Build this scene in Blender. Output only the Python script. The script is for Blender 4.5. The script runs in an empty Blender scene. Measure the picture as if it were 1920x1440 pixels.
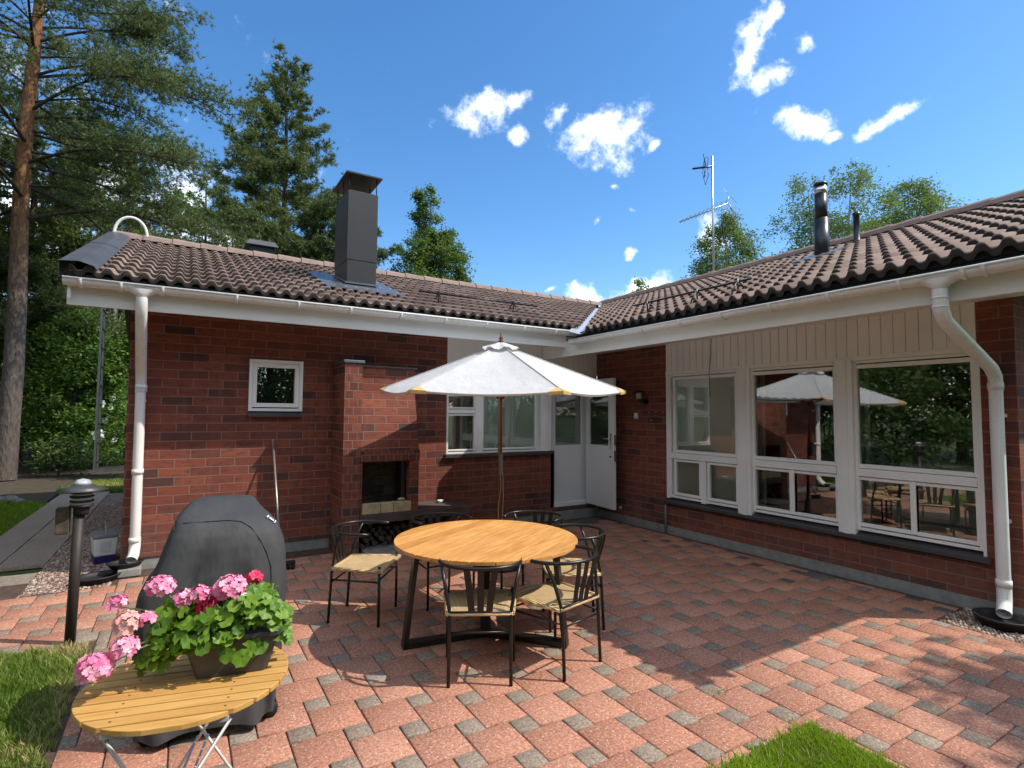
import bpy, bmesh, math, random
import numpy as np
from mathutils import Vector, Matrix
random.seed(7); RNG = np.random.default_rng(7)
R_ = math.radians
S = bpy.context.scene
COL = S.collection

# ------------------------------------------------------------------ camera, sky, sun, exposure
cd = bpy.data.cameras.new('camera'); cam = bpy.data.objects.new('camera', cd); COL.objects.link(cam)
cd.sensor_fit = 'HORIZONTAL'; cd.sensor_width = 36; cd.lens = 19.062; cd.clip_start = .05; cd.clip_end = 2000
CR, CD, CF = Vector((.853, -.521, .007)), Vector((.035, .044, -.998)), Vector((.520, .852, .055))
CF.normalize(); CR = (CR - CF*CR.dot(CF)).normalized(); UP = CR.cross(CF)
cam.matrix_world = Matrix(((CR.x, UP.x, -CF.x, -6.087), (CR.y, UP.y, -CF.y, -7.171), (CR.z, UP.z, -CF.z, 1.70), (0, 0, 0, 1)))
S.camera = cam
SUN = Vector((.70, -.49, 1)).normalized()
sl = bpy.data.lights.new('sun', 'SUN'); so = bpy.data.objects.new('sun', sl); COL.objects.link(so)
sl.energy = 2.95; sl.angle = R_(.55); sl.color = (1, .93, .82)
so.rotation_euler = SUN.to_track_quat('Z', 'Y').to_euler(); so.location = (12, -9, 18)
S.view_settings.view_transform = 'Standard'; S.view_settings.look = 'None'
S.view_settings.exposure = 0.77; S.view_settings.gamma = 1

W = bpy.data.worlds.new('World'); S.world = W; W.use_nodes = True
wt = W.node_tree; wt.nodes.clear()
def wn(t, **k):
    n = wt.nodes.new(t)
    for a, b in k.items(): setattr(n, a, b)
    return n
def wl(a, b): wt.links.new(a, b)
def wmath(op, a, b=None, c=None, clamp=False):
    n = wn('ShaderNodeMath', operation=op, use_clamp=clamp)
    for i, x in enumerate((a, b, c)):
        if x is None: continue
        if hasattr(x, 'links'): wl(x, n.inputs[i])
        else: n.inputs[i].default_value = x
    return n.outputs[0]
sky = wn('ShaderNodeTexSky', sky_type='NISHITA', sun_disc=False)
sky.sun_elevation = math.asin(SUN.z); sky.sun_rotation = math.atan2(SUN.x, SUN.y) % (2*math.pi)
sky.air_density = 1.0; sky.dust_density = .35; sky.ozone_density = 3.0; sky.altitude = 60
hs = wn('ShaderNodeHueSaturation'); hs.inputs['Saturation'].default_value = 1.24; wl(sky.outputs[0], hs.inputs['Color'])
tc = wn('ShaderNodeTexCoord'); DIR = tc.outputs['Generated']
wn1 = wn('ShaderNodeTexNoise'); wn1.inputs['Scale'].default_value = 9; wn1.inputs['Detail'].default_value = 5; wl(DIR, wn1.inputs['Vector'])
wsub = wn('ShaderNodeVectorMath', operation='SUBTRACT'); wl(wn1.outputs['Color'], wsub.inputs[0]); wsub.inputs[1].default_value = (.5, .5, .5)
wsc = wn('ShaderNodeVectorMath', operation='SCALE'); wl(wsub.outputs[0], wsc.inputs[0]); wsc.inputs['Scale'].default_value = .075
wad = wn('ShaderNodeVectorMath', operation='ADD'); wl(DIR, wad.inputs[0]); wl(wsc.outputs[0], wad.inputs[1]); WDIR = wad.outputs[0]
def wdot(v):
    n = wn('ShaderNodeVectorMath', operation='DOT_PRODUCT'); wl(WDIR, n.inputs[0]); n.inputs[1].default_value = v
    return n.outputs['Value']
noi = wn('ShaderNodeTexNoise'); noi.inputs['Scale'].default_value = 20; noi.inputs['Detail'].default_value = 11
noi.inputs['Roughness'].default_value = .66; wl(DIR, noi.inputs['Vector'])
# clouds: (azimuth clockwise from +Y, elevation, half width, half height, tilt) in degrees
CLOUDS = [(40.7, 27.2, 3.66, 2.44, 0), (39.6, 28.3, 2.02, 1.52, 0), (28.0, 30.0, 2.9, 1.5, 18), (31.5, 30.9, 1.3, .85, 0), (32.1, 28.5, 1.1, .8, 0), (36.6, 29.8, 1.5, 1.1, 20), (55.6, 31.9, 1.3, 2.7, -12), (57.2, 29.7, 1.7, 1.0, 25), (57.2, 33.5, .6, 2.0, -35),
          (60.2, 31.9, .9, .7, 0), (58.2, 30.9, .9, .6, 20), (59.9, 25.7, 2.7, 1.0, -15), (62.3, 24.6, 1.1, .5, 0), (66.2, 24.4, 2.1, .7, 20), (46.2, 25.9, .8, .6, 0), (38.4, 12.1, 1.5, 1.3, 0), (44.8, 12.7, 3.9, 1.5, 22), (34.9, 12.6, .7, .45, 0), (51.9, 17.6, 1.4, 1.9, 0), (40.4, 19.4, .7, .8, 0),
          (44.0, 16.8, .8, .6, 30), (42.1, 22.8, .9, .45, 0), (44.5, 20.5, .55, .35, 0), (-12, 16.2, 6.0, 4.5, 0), (-.5, 17.1, 3.2, 4.2, 0), (-8.6, 18.7, 4.5, 2.6, 0), (3.4, 15.4, 3.2, 1.8, 0),
          (-62, 20, 16, 9, 0), (-80, 52, 34, 20, 0), (-125, 34, 42, 26, 0), (180, 42, 40, 30, 0), (140, 30, 16, 12, 0), (-95, 24, 26, 14, 0), (-160, 62, 34, 18, 0)]  # this row: unseen clouds added outside the view as neutral fill light
acc = None
for az, el, hw, hh, tl in CLOUDS:
    a, e = R_(az), R_(el)
    c = Vector((math.sin(a)*math.cos(e), math.cos(a)*math.cos(e), math.sin(e)))
    r = Vector((math.cos(a), -math.sin(a), 0)); u = r.cross(c) * -1 if r.cross(c).z < 0 else r.cross(c)
    t = R_(tl); r2 = r*math.cos(t) + u*math.sin(t); u2 = u*math.cos(t) - r*math.sin(t)
    x = wdot(r2 / math.tan(R_(hw))); y = wdot(u2 / math.tan(R_(hh))); f = wdot(c)
    q = wmath('ADD', wmath('MULTIPLY', x, x), wmath('MULTIPLY', y, y))
    m = wmath('SUBTRACT', 1.0, wmath('SQRT', q))
    m = wmath('MULTIPLY', wmath('MAXIMUM', m, -1.0), 1.0)
    m = wmath('SUBTRACT', m, wmath('MULTIPLY', wmath('LESS_THAN', f, 0.2), 4.0))
    if max(hw, hh) < 1.0: m = wmath('SUBTRACT', m, .42)
    acc = m if acc is None else wmath('MAXIMUM', acc, m)
nn = wmath('MULTIPLY', wmath('SUBTRACT', noi.outputs['Fac'], .51), 6.6)
fac = wmath('ADD', wmath('MULTIPLY', wmath('ADD', acc, .22), 1.75), nn)
mr = wn('ShaderNodeMapRange', interpolation_type='SMOOTHSTEP'); wl(fac, mr.inputs[0])
mr.inputs[1].default_value = .0; mr.inputs[2].default_value = 2.9
bgs = wn('ShaderNodeBackground'); bgs.inputs['Strength'].default_value = .132; wl(hs.outputs[0], bgs.inputs['Color'])
bgc = wn('ShaderNodeBackground'); bgc.inputs['Strength'].default_value = 1.45; bgc.inputs['Color'].default_value = (.98, .99, 1, 1)
mx = wn('ShaderNodeMixShader'); wl(mr.outputs[0], mx.inputs[0]); wl(bgs.outputs[0], mx.inputs[1]); wl(bgc.outputs[0], mx.inputs[2])
wo = wn('ShaderNodeOutputWorld'); wl(mx.outputs[0], wo.inputs[0])

# ------------------------------------------------------------------ helpers
class MB:
    """collects geometry for ONE mesh object"""
    def __init__(s): s.v = []; s.f = []; s.m = []; s.s = []
    def add(s, V, F, mi=0, M=None, smooth=False):
        o = len(s.v)
        s.v += [tuple(M @ Vector(p)) if M else tuple(p) for p in V]
        for f in F: s.f.append([i+o for i in f]); s.m.append(mi); s.s.append(smooth)
        return s
    def box(s, x0, y0, z0, x1, y1, z1, mi=0, M=None):
        x0, x1 = min(x0, x1), max(x0, x1); y0, y1 = min(y0, y1), max(y0, y1); z0, z1 = min(z0, z1), max(z0, z1)
        V = [(x0,y0,z0),(x1,y0,z0),(x1,y1,z0),(x0,y1,z0),(x0,y0,z1),(x1,y0,z1),(x1,y1,z1),(x0,y1,z1)]
        return s.add(V, [(0,3,2,1),(4,5,6,7),(0,1,5,4),(1,2,6,5),(2,3,7,6),(3,0,4,7)], mi, M)
    def prism(s, poly, off, mi=0, M=None):
        n = len(poly); off = Vector(off); P = [Vector(p) for p in poly]
        nrm = (P[1]-P[0]).cross(P[2]-P[0])
        if nrm.dot(off) > 0: P = P[::-1]
        V = P + [p+off for p in P]
        F = [tuple(range(n)), tuple(range(2*n-1, n-1, -1))] + [(i, i+n, (i+1) % n+n, (i+1) % n) for i in range(n)]
        return s.add(V, F, mi, M)
    def tube(s, pts, r, n=8, mi=0, M=None, caps=True, closed=False, flat=1.0):
        P = [Vector(p) for p in pts]; k = len(P); rr = r if isinstance(r, (list, tuple)) else [r]*k
        V = []; prev = None
        for i in range(k):
            if closed: t = (P[(i+1) % k]-P[i-1])
            else: t = P[min(i+1, k-1)]-P[max(i-1, 0)]
            t = t.normalized() if t.length > 1e-9 else Vector((0, 0, 1))
            if prev is None:
                a = Vector((0, 0, 1)) if abs(t.z) < .9 else Vector((0, 1, 0))
                prev = (a - t*a.dot(t)).normalized()
            else:
                prev = (prev - t*prev.dot(t)); prev = prev.normalized() if prev.length > 1e-6 else t.orthogonal().normalized()
            b = t.cross(prev)
            for j in range(n):
                a = 2*math.pi*j/n
                V.append(P[i] + prev*math.cos(a)*rr[i] + b*math.sin(a)*rr[i]*flat)
        F = []
        for i in range(k if closed else k-1):
            i2 = (i+1) % k
            for j in range(n): F.append((i*n+j, i*n+(j+1) % n, i2*n+(j+1) % n, i2*n+j))
        s.add(V, F, mi, M, True)
        if caps and not closed:
            o = len(s.v)-len(V)
            s.f.append([o+j for j in range(n)][::-1]); s.m.append(mi); s.s.append(False)
            s.f.append([o+(k-1)*n+j for j in range(n)]); s.m.append(mi); s.s.append(False)
        return s
    def bar(s, a, b, w, h, mi=0, up=(0, 0, 1)):
        """rectangular bar from a to b"""
        a, b = Vector(a), Vector(b); t = (b-a); L = t.length; t.normalize()
        u = Vector(up); u = u - t*u.dot(t)
        if u.length < 1e-4: u = t.orthogonal()
        u.normalize(); w_ = t.cross(u)
        M = Matrix(((t.x, w_.x, u.x, a.x), (t.y, w_.y, u.y, a.y), (t.z, w_.z, u.z, a.z), (0, 0, 0, 1)))
        return s.box(0, -w/2, -h/2, L, w/2, h/2, mi, M)
    def lathe(s, prof, n=24, mi=0, M=None, smooth=True, sx=1.0, sy=1.0):
        V = [(r*math.cos(2*math.pi*j/n)*sx, r*math.sin(2*math.pi*j/n)*sy, z) for r, z in prof for j in range(n)]
        F = [(i*n+j, i*n+(j+1) % n, (i+1)*n+(j+1) % n, (i+1)*n+j) for i in range(len(prof)-1) for j in range(n)]
        s.add(V, F, mi, M, smooth)
        o = len(s.v)-len(V)
        if prof[0][0] > 1e-4: s.f.append([o+j for j in range(n)][::-1]); s.m.append(mi); s.s.append(False)
        if prof[-1][0] > 1e-4: s.f.append([o+(len(prof)-1)*n+j for j in range(n)]); s.m.append(mi); s.s.append(False)
        return s
    def build(s, name, mats, parent=None, bevel=0, loc=None, rot=None, cut=None):
        me = bpy.data.meshes.new(name); me.from_pydata(s.v, [], s.f)
        if not isinstance(mats, (list, tuple)): mats = [mats]
        for m in mats: me.materials.append(m)
        me.polygons.foreach_set('material_index', s.m); me.polygons.foreach_set('use_smooth', s.s)
        if cut:
            bm = bmesh.new(); bm.from_mesh(me)
            for co, no in cut:
                bmesh.ops.bisect_plane(bm, geom=bm.verts[:]+bm.edges[:]+bm.faces[:], plane_co=co, plane_no=no, clear_outer=True)
            bm.to_mesh(me); bm.free()
        uvbox(me)
        o = bpy.data.objects.new(name, me); COL.objects.link(o)
        if parent: o.parent = parent
        if loc: o.location = loc
        if rot: o.rotation_euler = rot
        if bevel:
            b = o.modifiers.new('bevel', 'BEVEL'); b.width = bevel; b.segments = 2; b.limit_method = 'ANGLE'; b.angle_limit = R_(35)
        return o
def uvbox(me):
    """UVs in metres, chosen by the main direction of each face"""
    n = len(me.loops)
    if not n: return
    co = np.empty(len(me.vertices)*3); me.vertices.foreach_get('co', co); co = co.reshape(-1, 3)
    vi = np.empty(n, dtype=np.int32); me.loops.foreach_get('vertex_index', vi)
    nf = len(me.polygons); nr = np.empty(nf*3); me.polygons.foreach_get('normal', nr); nr = np.abs(nr.reshape(-1, 3))
    tot = np.empty(nf, dtype=np.int32); me.polygons.foreach_get('loop_total', tot)
    ax = np.repeat(np.argmax(nr*np.array([1, 1, 1.02]), axis=1), tot); c = co[vi]
    uv = np.empty((n, 2)); uv[:, 0] = np.where(ax == 0, c[:, 1], c[:, 0]); uv[:, 1] = np.where(ax == 2, c[:, 1], c[:, 2])
    l = me.uv_layers.new(name='UVMap'); l.data.foreach_set('uv', uv.ravel())
def raw(name, V, F, mats, parent=None, var=None, loc=None, midx=None, smooth=False):
    """numpy arrays straight to one mesh; F is (n,3) or (n,4)"""
    me = bpy.data.meshes.new(name); V = np.asarray(V, dtype=np.float32); F = np.asarray(F, dtype=np.int32)
    k = F.shape[1]; me.vertices.add(len(V)); me.vertices.foreach_set('co', V.ravel())
    me.loops.add(F.size); me.loops.foreach_set('vertex_index', F.ravel())
    me.polygons.add(len(F)); me.polygons.foreach_set('loop_start', np.arange(0, F.size, k, dtype=np.int32))
    me.polygons.foreach_set('loop_total', np.full(len(F), k, dtype=np.int32))
    if not isinstance(mats, (list, tuple)): mats = [mats]
    for m in mats: me.materials.append(m)
    if midx is not None: me.polygons.foreach_set('material_index', np.asarray(midx, dtype=np.int32))
    if smooth: me.polygons.foreach_set('use_smooth', np.ones(len(F), dtype=bool))
    if var is not None:
        a = me.attributes.new('var', 'FLOAT', 'POINT'); a.data.foreach_set('value', np.asarray(var, dtype=np.float32))
    me.update(calc_edges=True); me.validate()
    o = bpy.data.objects.new(name, me); COL.objects.link(o)
    if parent: o.parent = parent
    if loc: o.location = loc
    return o
def tag(o, label=None, cat=None, group=None, kind=None):
    if label: o['label'] = label
    if cat: o['category'] = cat
    if group: o['group'] = group
    if kind: o['kind'] = kind
    return o
def thing(name, label, cat, loc=(0, 0, 0), rz=0, group=None):
    o = bpy.data.objects.new(name, None); COL.objects.link(o); o.location = loc; o.rotation_euler = (0, 0, rz)
    o.empty_display_size = .2
    return tag(o, label, cat, group)
def copy_tree(o, parent=None):
    c = o.copy(); COL.objects.link(c)
    if parent: c.parent = parent
    for ch in list(o.children): copy_tree(ch, c)
    return c
def Rz(a): return Matrix.Rotation(a, 4, 'Z')
def T(*p): return Matrix.Translation(p)

# ------------------------------------------------------------------ materials
class NT:
    def __init__(s, name):
        s.mat = bpy.data.materials.new(name); s.mat.use_nodes = True; s.t = s.mat.node_tree
        s.b = s.t.nodes['Principled BSDF']; s.out = s.t.nodes['Material Output']
    def n(s, t, **k):
        x = s.t.nodes.new(t)
        for a, b in k.items(): setattr(x, a, b)
        return x
    def l(s, a, b): s.t.links.new(a, b)
    def put(s, sock, x):
        if hasattr(x, 'links'): s.l(x, sock)
        else: sock.default_value = x
    def math(s, op, a, b=None, clamp=False):
        x = s.n('ShaderNodeMath', operation=op, use_clamp=clamp); s.put(x.inputs[0], a)
        if b is not None: s.put(x.inputs[1], b)
        return x.outputs[0]
    def coord(s, kind='Object'): return s.n('ShaderNodeTexCoord').outputs[kind]
    def mapping(s, v, sc=(1, 1, 1), lo=(0, 0, 0), ro=(0, 0, 0)):
        x = s.n('ShaderNodeMapping'); s.l(v, x.inputs[0]); x.inputs['Scale'].default_value = sc; x.inputs['Location'].default_value = lo; x.inputs['Rotation'].default_value = ro
        return x.outputs[0]
    def noise(s, v, sc, det=4, ro=.55, out='Fac'):
        x = s.n('ShaderNodeTexNoise'); s.l(v, x.inputs['Vector']); x.inputs['Scale'].default_value = sc; x.inputs['Detail'].default_value = det; x.inputs['Roughness'].default_value = ro
        return x.outputs[out]
    def ramp(s, f, stops, interp='LINEAR'):
        x = s.n('ShaderNodeValToRGB'); x.color_ramp.interpolation = interp; e = x.color_ramp.elements
        while len(e) < len(stops): e.new(.5)
        for i, (p, c) in enumerate(stops):
            e[i].position = p; e[i].color = (c if isinstance(c, (tuple, list)) else (c, c, c)) + ((1,) if not isinstance(c, (tuple, list)) or len(c) == 3 else ())if isinstance(c, tuple) else (c, c, c, 1)
        s.l(f, x.inputs[0]); return x.outputs[0]
    def mix(s, f, a, b, blend='MIX'):
        x = s.n('ShaderNodeMix', data_type='RGBA', blend_type=blend); s.put(x.inputs[0], f)
        for sock, c in ((x.inputs[6], a), (x.inputs[7], b)): s.put(sock, c if hasattr(c, 'links') else tuple(c)+(1,))
        return x.outputs[2]
    def bump(s, h, st=.3, dist=.01):
        x = s.n('ShaderNodeBump'); x.inputs['Strength'].default_value = st; x.inputs['Distance'].default_value = dist; s.l(h, x.inputs['Height']); s.l(x.outputs[0], s.b.inputs['Normal'])
    def base(s, c): s.put(s.b.inputs['Base Color'], c if hasattr(c, 'links') else tuple(c)+(1,))
    def rough(s, r): s.put(s.b.inputs['Roughness'], r)
    def spec(s, r): s.b.inputs['Specular IOR Level'].default_value = r

def simple(name, c, rough=.5, metal=0., var=.12, sc=6, bump=0., spec=.5, bsc=120):
    m = NT(name); v = m.coord()
    n = m.noise(v, sc, 5); d = tuple(x*(1-var) for x in c); e = tuple(min(1, x*(1+var)) for x in c)
    m.base(m.ramp(n, [(.3, d), (.7, e)])); m.rough(m.math('ADD', rough-.06, m.math('MULTIPLY', m.noise(v, sc*3), .12))); m.b.inputs['Metallic'].default_value = metal; m.spec(spec)
    if bump: m.bump(m.noise(v, bsc, 3), bump, .004)
    return m.mat

def brick_mat(name, lo=(0, 0, 0), w=.3, h=.1, soot=False):
    m = NT(name); uv = m.mapping(m.coord('UV'), lo=lo)
    b = m.n('ShaderNodeTexBrick'); m.l(uv, b.inputs['Vector'])
    b.inputs['Scale'].default_value = 1; b.inputs['Brick Width'].default_value = w; b.inputs['Row Height'].default_value = h
    b.inputs['Mortar Size'].default_value = .0062; b.inputs['Mortar Smooth'].default_value = .25; b.inputs['Bias'].default_value = 0
    b.inputs['Color1'].default_value = (0, 0, 0, 1); b.inputs['Color2'].default_value = (1, 1, 1, 1); b.inputs['Mortar'].default_value = (.5, .5, .5, 1)
    b.offset = .5
    if soot: st = [(0, (.06, .052, .045)), (.5, (.15, .125, .10)), (1, (.10, .085, .07))]
    else: st = [(0, (.042, .030, .031)), (.10, (.070, .035, .032)), (.2, (.148, .046, .035)), (.42, (.215, .059, .038)), (.58, (.145, .046, .035)), (.72, (.192, .052, .034)), (.86, (.245, .077, .043)), (1, (.182, .055, .039))]
    col = m.ramp(b.outputs['Color'], st)
    n1 = m.noise(uv, 3.2, 6, .6); n2 = m.noise(m.mapping(uv, (1, 3, 1)), 9, 4, .6); n3 = m.noise(uv, 160, 3)
    dark = m.ramp(n2, [(.50, 0.), (.64, 1.)])
    col = m.mix(m.math('MULTIPLY', dark, .66), col, (.056, .036, .038) if not soot else (.012, .01, .01))
    col = m.mix(m.math('MULTIPLY', m.ramp(n1, [(.35, 0.), (.7, 1.)]), .28), col, (.30, .085, .042) if not soot else (.05, .04, .03))
    col = m.mix(.35, col, m.ramp(n3, [(.3, .25), (.7, .75)]), 'OVERLAY')
    mor = m.mix(m.noise(uv, 7, 5), (.165, .095, .078), (.275, .168, .138)) if not soot else m.mix(m.noise(uv, 7, 5), (.05, .045, .04), (.1, .085, .07))
    fin = m.mix(b.outputs['Fac'], col, mor)
    zz = m.n('ShaderNodeSeparateXYZ'); m.l(m.coord(), zz.inputs[0])
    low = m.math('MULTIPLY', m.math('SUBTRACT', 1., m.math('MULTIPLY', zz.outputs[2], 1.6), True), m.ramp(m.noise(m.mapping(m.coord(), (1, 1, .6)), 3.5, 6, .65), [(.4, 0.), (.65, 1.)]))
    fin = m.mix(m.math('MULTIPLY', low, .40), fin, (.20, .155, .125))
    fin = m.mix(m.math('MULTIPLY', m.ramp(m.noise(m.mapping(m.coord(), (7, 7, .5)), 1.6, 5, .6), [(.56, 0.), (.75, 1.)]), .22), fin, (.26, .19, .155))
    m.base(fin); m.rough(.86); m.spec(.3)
    hgt = m.math('ADD', m.math('MULTIPLY', m.math('SUBTRACT', 1., b.outputs['Fac']), 1.), m.math('MULTIPLY', n3, .35))
    m.bump(hgt, .75, .006)
    return m.mat
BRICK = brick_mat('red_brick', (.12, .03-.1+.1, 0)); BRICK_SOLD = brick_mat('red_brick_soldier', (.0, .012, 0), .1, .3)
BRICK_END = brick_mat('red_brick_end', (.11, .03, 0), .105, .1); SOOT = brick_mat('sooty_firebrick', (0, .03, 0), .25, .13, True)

def wood_mat(name, cols, axis=0, sc=1., rough=.5, plank=None, dirt=.0):
    m = NT(name); v = m.coord()
    s = [14, 14, 14]; s[axis] = 1.2
    g = m.noise(m.mapping(v, tuple(x*sc for x in s)), 3.2, 6, .62)
    s2 = [60, 60, 60]; s2[axis] = 3
    g2 = m.noise(m.mapping(v, tuple(x*sc for x in s2)), 2, 4, .6)
    f = m.math('ADD', m.math('MULTIPLY', g, .7), m.math('MULTIPLY', g2, .3))
    c = m.ramp(f, [(.28, cols[0]), (.5, cols[1]), (.72, cols[2])])
    a = m.n('ShaderNodeAttribute', attribute_name='var')
    c = m.mix(m.math('MULTIPLY', a.outputs['Fac'], .55), c, cols[0])
    c = m.mix(m.math('MULTIPLY', m.ramp(m.noise(m.mapping(v, tuple(2.6 if q == axis else 9. for q in range(3))), 1.3, 5, .6), [(.5, 0.), (.68, 1.)]), .40), c, cols[0])
    if dirt: c = m.mix(m.math('MULTIPLY', m.ramp(m.noise(v, 7, 5), [(.55, 0.), (.75, 1.)]), dirt), c, tuple(x*.55 for x in cols[0]))
    m.base(c); m.rough(rough); m.bump(g2, .15, .002); m.spec(.35)
    return m.mat
TEAK = wood_mat('oiled_teak', [(.40, .155, .033), (.70, .345, .10), (.88, .56, .23)], 0, 1.0, .38)
PINEW = wood_mat('varnished_pine', [(.44, .215, .055), (.60, .345, .105), (.70, .44, .16)], 0, .9, .45, dirt=.15)
POLEW = wood_mat('red_brown_hardwood', [(.13, .035, .015), (.20, .058, .024), (.26, .08, .035)], 2, 1, .4)

WHITE = simple('white_painted_wood', (.82, .82, .81), .45, var=.05, sc=3, bump=.04)
CREAM = simple('cream_painted_boards', (.80, .785, .755), .55, var=.05, sc=2.5, bump=.05)
FASC = simple('white_painted_fascia', (.78, .77, .735), .5, var=.06, sc=2, bump=.05)
def white_steel():
    m = NT('white_coated_steel'); v = m.coord(); c = m.ramp(m.noise(v, 2.2, 5), [(.3, (.76, .76, .745)), (.7, (.83, .83, .82))])
    c = m.mix(m.math('MULTIPLY', m.ramp(m.noise(m.mapping(v, (16, 16, 1.1)), 1.4, 6, .65), [(.5, 0.), (.75, 1.)]), .38), c, (.45, .42, .37))
    c = m.mix(m.math('MULTIPLY', m.ramp(m.noise(v, 26, 5, .7), [(.62, 0.), (.75, 1.)]), .35), c, (.40, .37, .31))
    m.base(c); m.rough(.42); m.bump(m.noise(v, 6, 3), .08, .01); return m.mat
GUTW = white_steel()
DOORW = simple('white_door_paint', (.70, .715, .73), .4, var=.03, sc=2)
BLKM = simple('black_powder_coated_steel', (.011, .010, .0095), .36, 0., .2, 8, spec=.45)
DKGM = simple('dark_grey_sheet_metal', (.026, .027, .030), .48, .05, .14, 3, bump=.03)
FLASH = simple('grey_flashing_sheet', (.16, .185, .215), .34, .55, .2, 4)
GALV = simple('galvanised_steel', (.42, .45, .48), .38, .7, .15, 9)
BLKP = simple('black_rubber', (.012, .012, .013), .55, 0, .25, 12)
UNDER = simple('black_eave_board', (.012, .011, .011), .8)
SILL = simple('dark_grey_sill_sheet', (.060, .058, .062), .5, .1, .15, 5)
CONC = simple('rough_concrete', (.25, .245, .235), .92, 0, .22, 9, bump=.5, bsc=60)
SLABM = simple('dark_grey_concrete_slab', (.085, .06, .056), .8, 0, .25, 6, bump=.3, bsc=60)
FIREB = simple('pale_firebrick', (.46, .37, .22), .9, 0, .25, 14, bump=.3)
SOIL = simple('dry_soil', (.075, .045, .03), .95, 0, .4, 18, bump=.9, bsc=40)
FABRIC = None
YELLOW = simple('yellow_reinforcing_patch', (.66, .42, .14), .8)
PLASTW = simple('white_plastic', (.75, .77, .78), .35); PLASTG = simple('grey_plastic', (.2, .21, .22), .45)
PLASTP = simple('violet_plastic', (.03, .012, .12), .45)
POTM = simple('charcoal_plastic_pot', (.055, .057, .058), .55, 0, .15, 8)
SILVER = simple('brushed_steel', (.62, .63, .64), .25, 1., .08, 6)
CHROME = simple('polished_steel', (.7, .71, .72), .18, 1., .05)
LAMPB = simple('dark_brown_lacquer', (.026, .020, .018), .6, 0, .2, 6)
OPAL = simple('frosted_glass', (.62, .63, .62), .3)
INT = simple('interior_plaster', (.34, .32, .28), .9); INTF = simple('interior_floor_board', (.10, .055, .03), .5)
CURT = simple('white_roller_blind', (.84, .86, .82), .9, 0, .05, 2)
CURT2 = simple('pale_green_blind', (.72, .83, .81), .9, 0, .05, 2)
SOFA = simple('pale_grey_upholstery', (.50, .51, .50), .95, 0, .08, 20, bump=.2)
REDC = simple('dark_red_upholstery', (.11, .012, .014), .9)
LOGM = None
def leafmat(name, stops, transl=.35, rough=.5, spec=.35):
    m = NT(name); a = m.n('ShaderNodeAttribute', attribute_name='var')
    c = m.ramp(a.outputs['Fac'], stops); m.base(c); m.rough(rough); m.spec(spec)
    t = m.n('ShaderNodeBsdfTranslucent'); tcx = m.mix(.5, c, (.30, .42, .04), 'MIX') ; m.l(tcx, t.inputs['Color'])
    x = m.n('ShaderNodeMixShader'); x.inputs[0].default_value = transl; m.l(m.b.outputs[0], x.inputs[1]); m.l(t.outputs[0], x.inputs[2]); m.l(x.outputs[0], m.out.inputs[0])
    return m.mat
NEEDLE = leafmat('pine_needles', [(0, (.045, .070, .030)), (.5, (.098, .135, .050)), (.85, (.155, .180, .065)), (1, (.195, .20, .085))], .24, .5)
BIRCHL = leafmat('birch_leaves', [(0, (.060, .105, .036)), (.5, (.105, .170, .055)), (1, (.17, .235, .085))], .38)
ASPENL = leafmat('aspen_leaves', [(0, (.035, .078, .026)), (.5, (.068, .130, .040)), (1, (.12, .19, .065))], .36)
SHRUBL = leafmat('shrub_leaves', [(0, (.050, .115, .024)), (.5, (.115, .225, .045)), (1, (.21, .33, .075))], .4)
RHODOL = leafmat('glossy_shrub_leaves', [(0, (.045, .09, .03)), (.5, (.085, .15, .045)), (1, (.15, .21, .075))], .25, .4)
GERL = leafmat('pelargonium_leaves', [(0, (.075, .17, .014)), (.5, (.14, .28, .022)), (1, (.23, .38, .04))], .36, .45)
GRASSL = leafmat('lawn_blades', [(0, (.15, .25, .008)), (.5, (.255, .42, .012)), (1, (.38, .54, .03))], .42, .5)
GRASSD = leafmat('dry_lawn_blades', [(0, (.10, .18, .018)), (.45, (.19, .28, .04)), (.62, (.42, .36, .15)), (1, (.60, .49, .26))], .3, .6)
PETALP = leafmat('pink_petals', [(0, (.72, .15, .32)), (.5, (.85, .28, .45)), (1, (.92, .50, .61))], .0, .6)
PETALS = leafmat('salmon_petals', [(0, (.72, .28, .27)), (.5, (.80, .40, .38)), (1, (.86, .55, .50))], .0, .6)
PETALR = leafmat('crimson_petals', [(0, (.50, .012, .06)), (.5, (.66, .022, .10)), (1, (.78, .07, .18))], .0, .6)
PETALW = leafmat('white_petals', [(0, (.62, .64, .55)), (.5, (.78, .79, .74)), (1, (.86, .86, .84))], .0, .6)
for mm in (PETALP, PETALS, PETALR, PETALW):
    nt = mm.node_tree
    nt.links.new(nt.nodes['Principled BSDF'].outputs[0], nt.nodes['Material Output'].inputs[0])
def bark_mat(name, low, high, zsplit):
    m = NT(name); v = m.coord()
    vo = m.n('ShaderNodeTexVoronoi'); m.l(m.mapping(v, (9, 9, 3.2)), vo.inputs['Vector']); vo.inputs['Scale'].default_value = 1.6
    n = m.noise(m.mapping(v, (8, 8, 2.2)), 2.6, 6, .65)
    zz = m.n('ShaderNodeSeparateXYZ'); m.l(v, zz.inputs[0])
    zf = m.math('ADD', m.math('MULTIPLY', m.math('SUBTRACT', zz.outputs[2], zsplit), .28), m.math('MULTIPLY', m.math('SUBTRACT', n, .5), .9))
    k = m.math('ADD', zf, .5, True)
    c = m.mix(k, low, high)
    c = m.mix(m.math('MULTIPLY', m.ramp(n, [(.35, 1.), (.6, 0.)]), .65), c, tuple(x*.35 for x in low))
    m.base(c); m.rough(.92); m.spec(.2); m.bump(m.math('ADD', n, m.math('MULTIPLY', vo.outputs[0], .6)), .9, .04)
    return m.mat
BARKP = bark_mat('pine_bark', (.135, .112, .098), (.31, .150, .070), 5.6)
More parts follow.
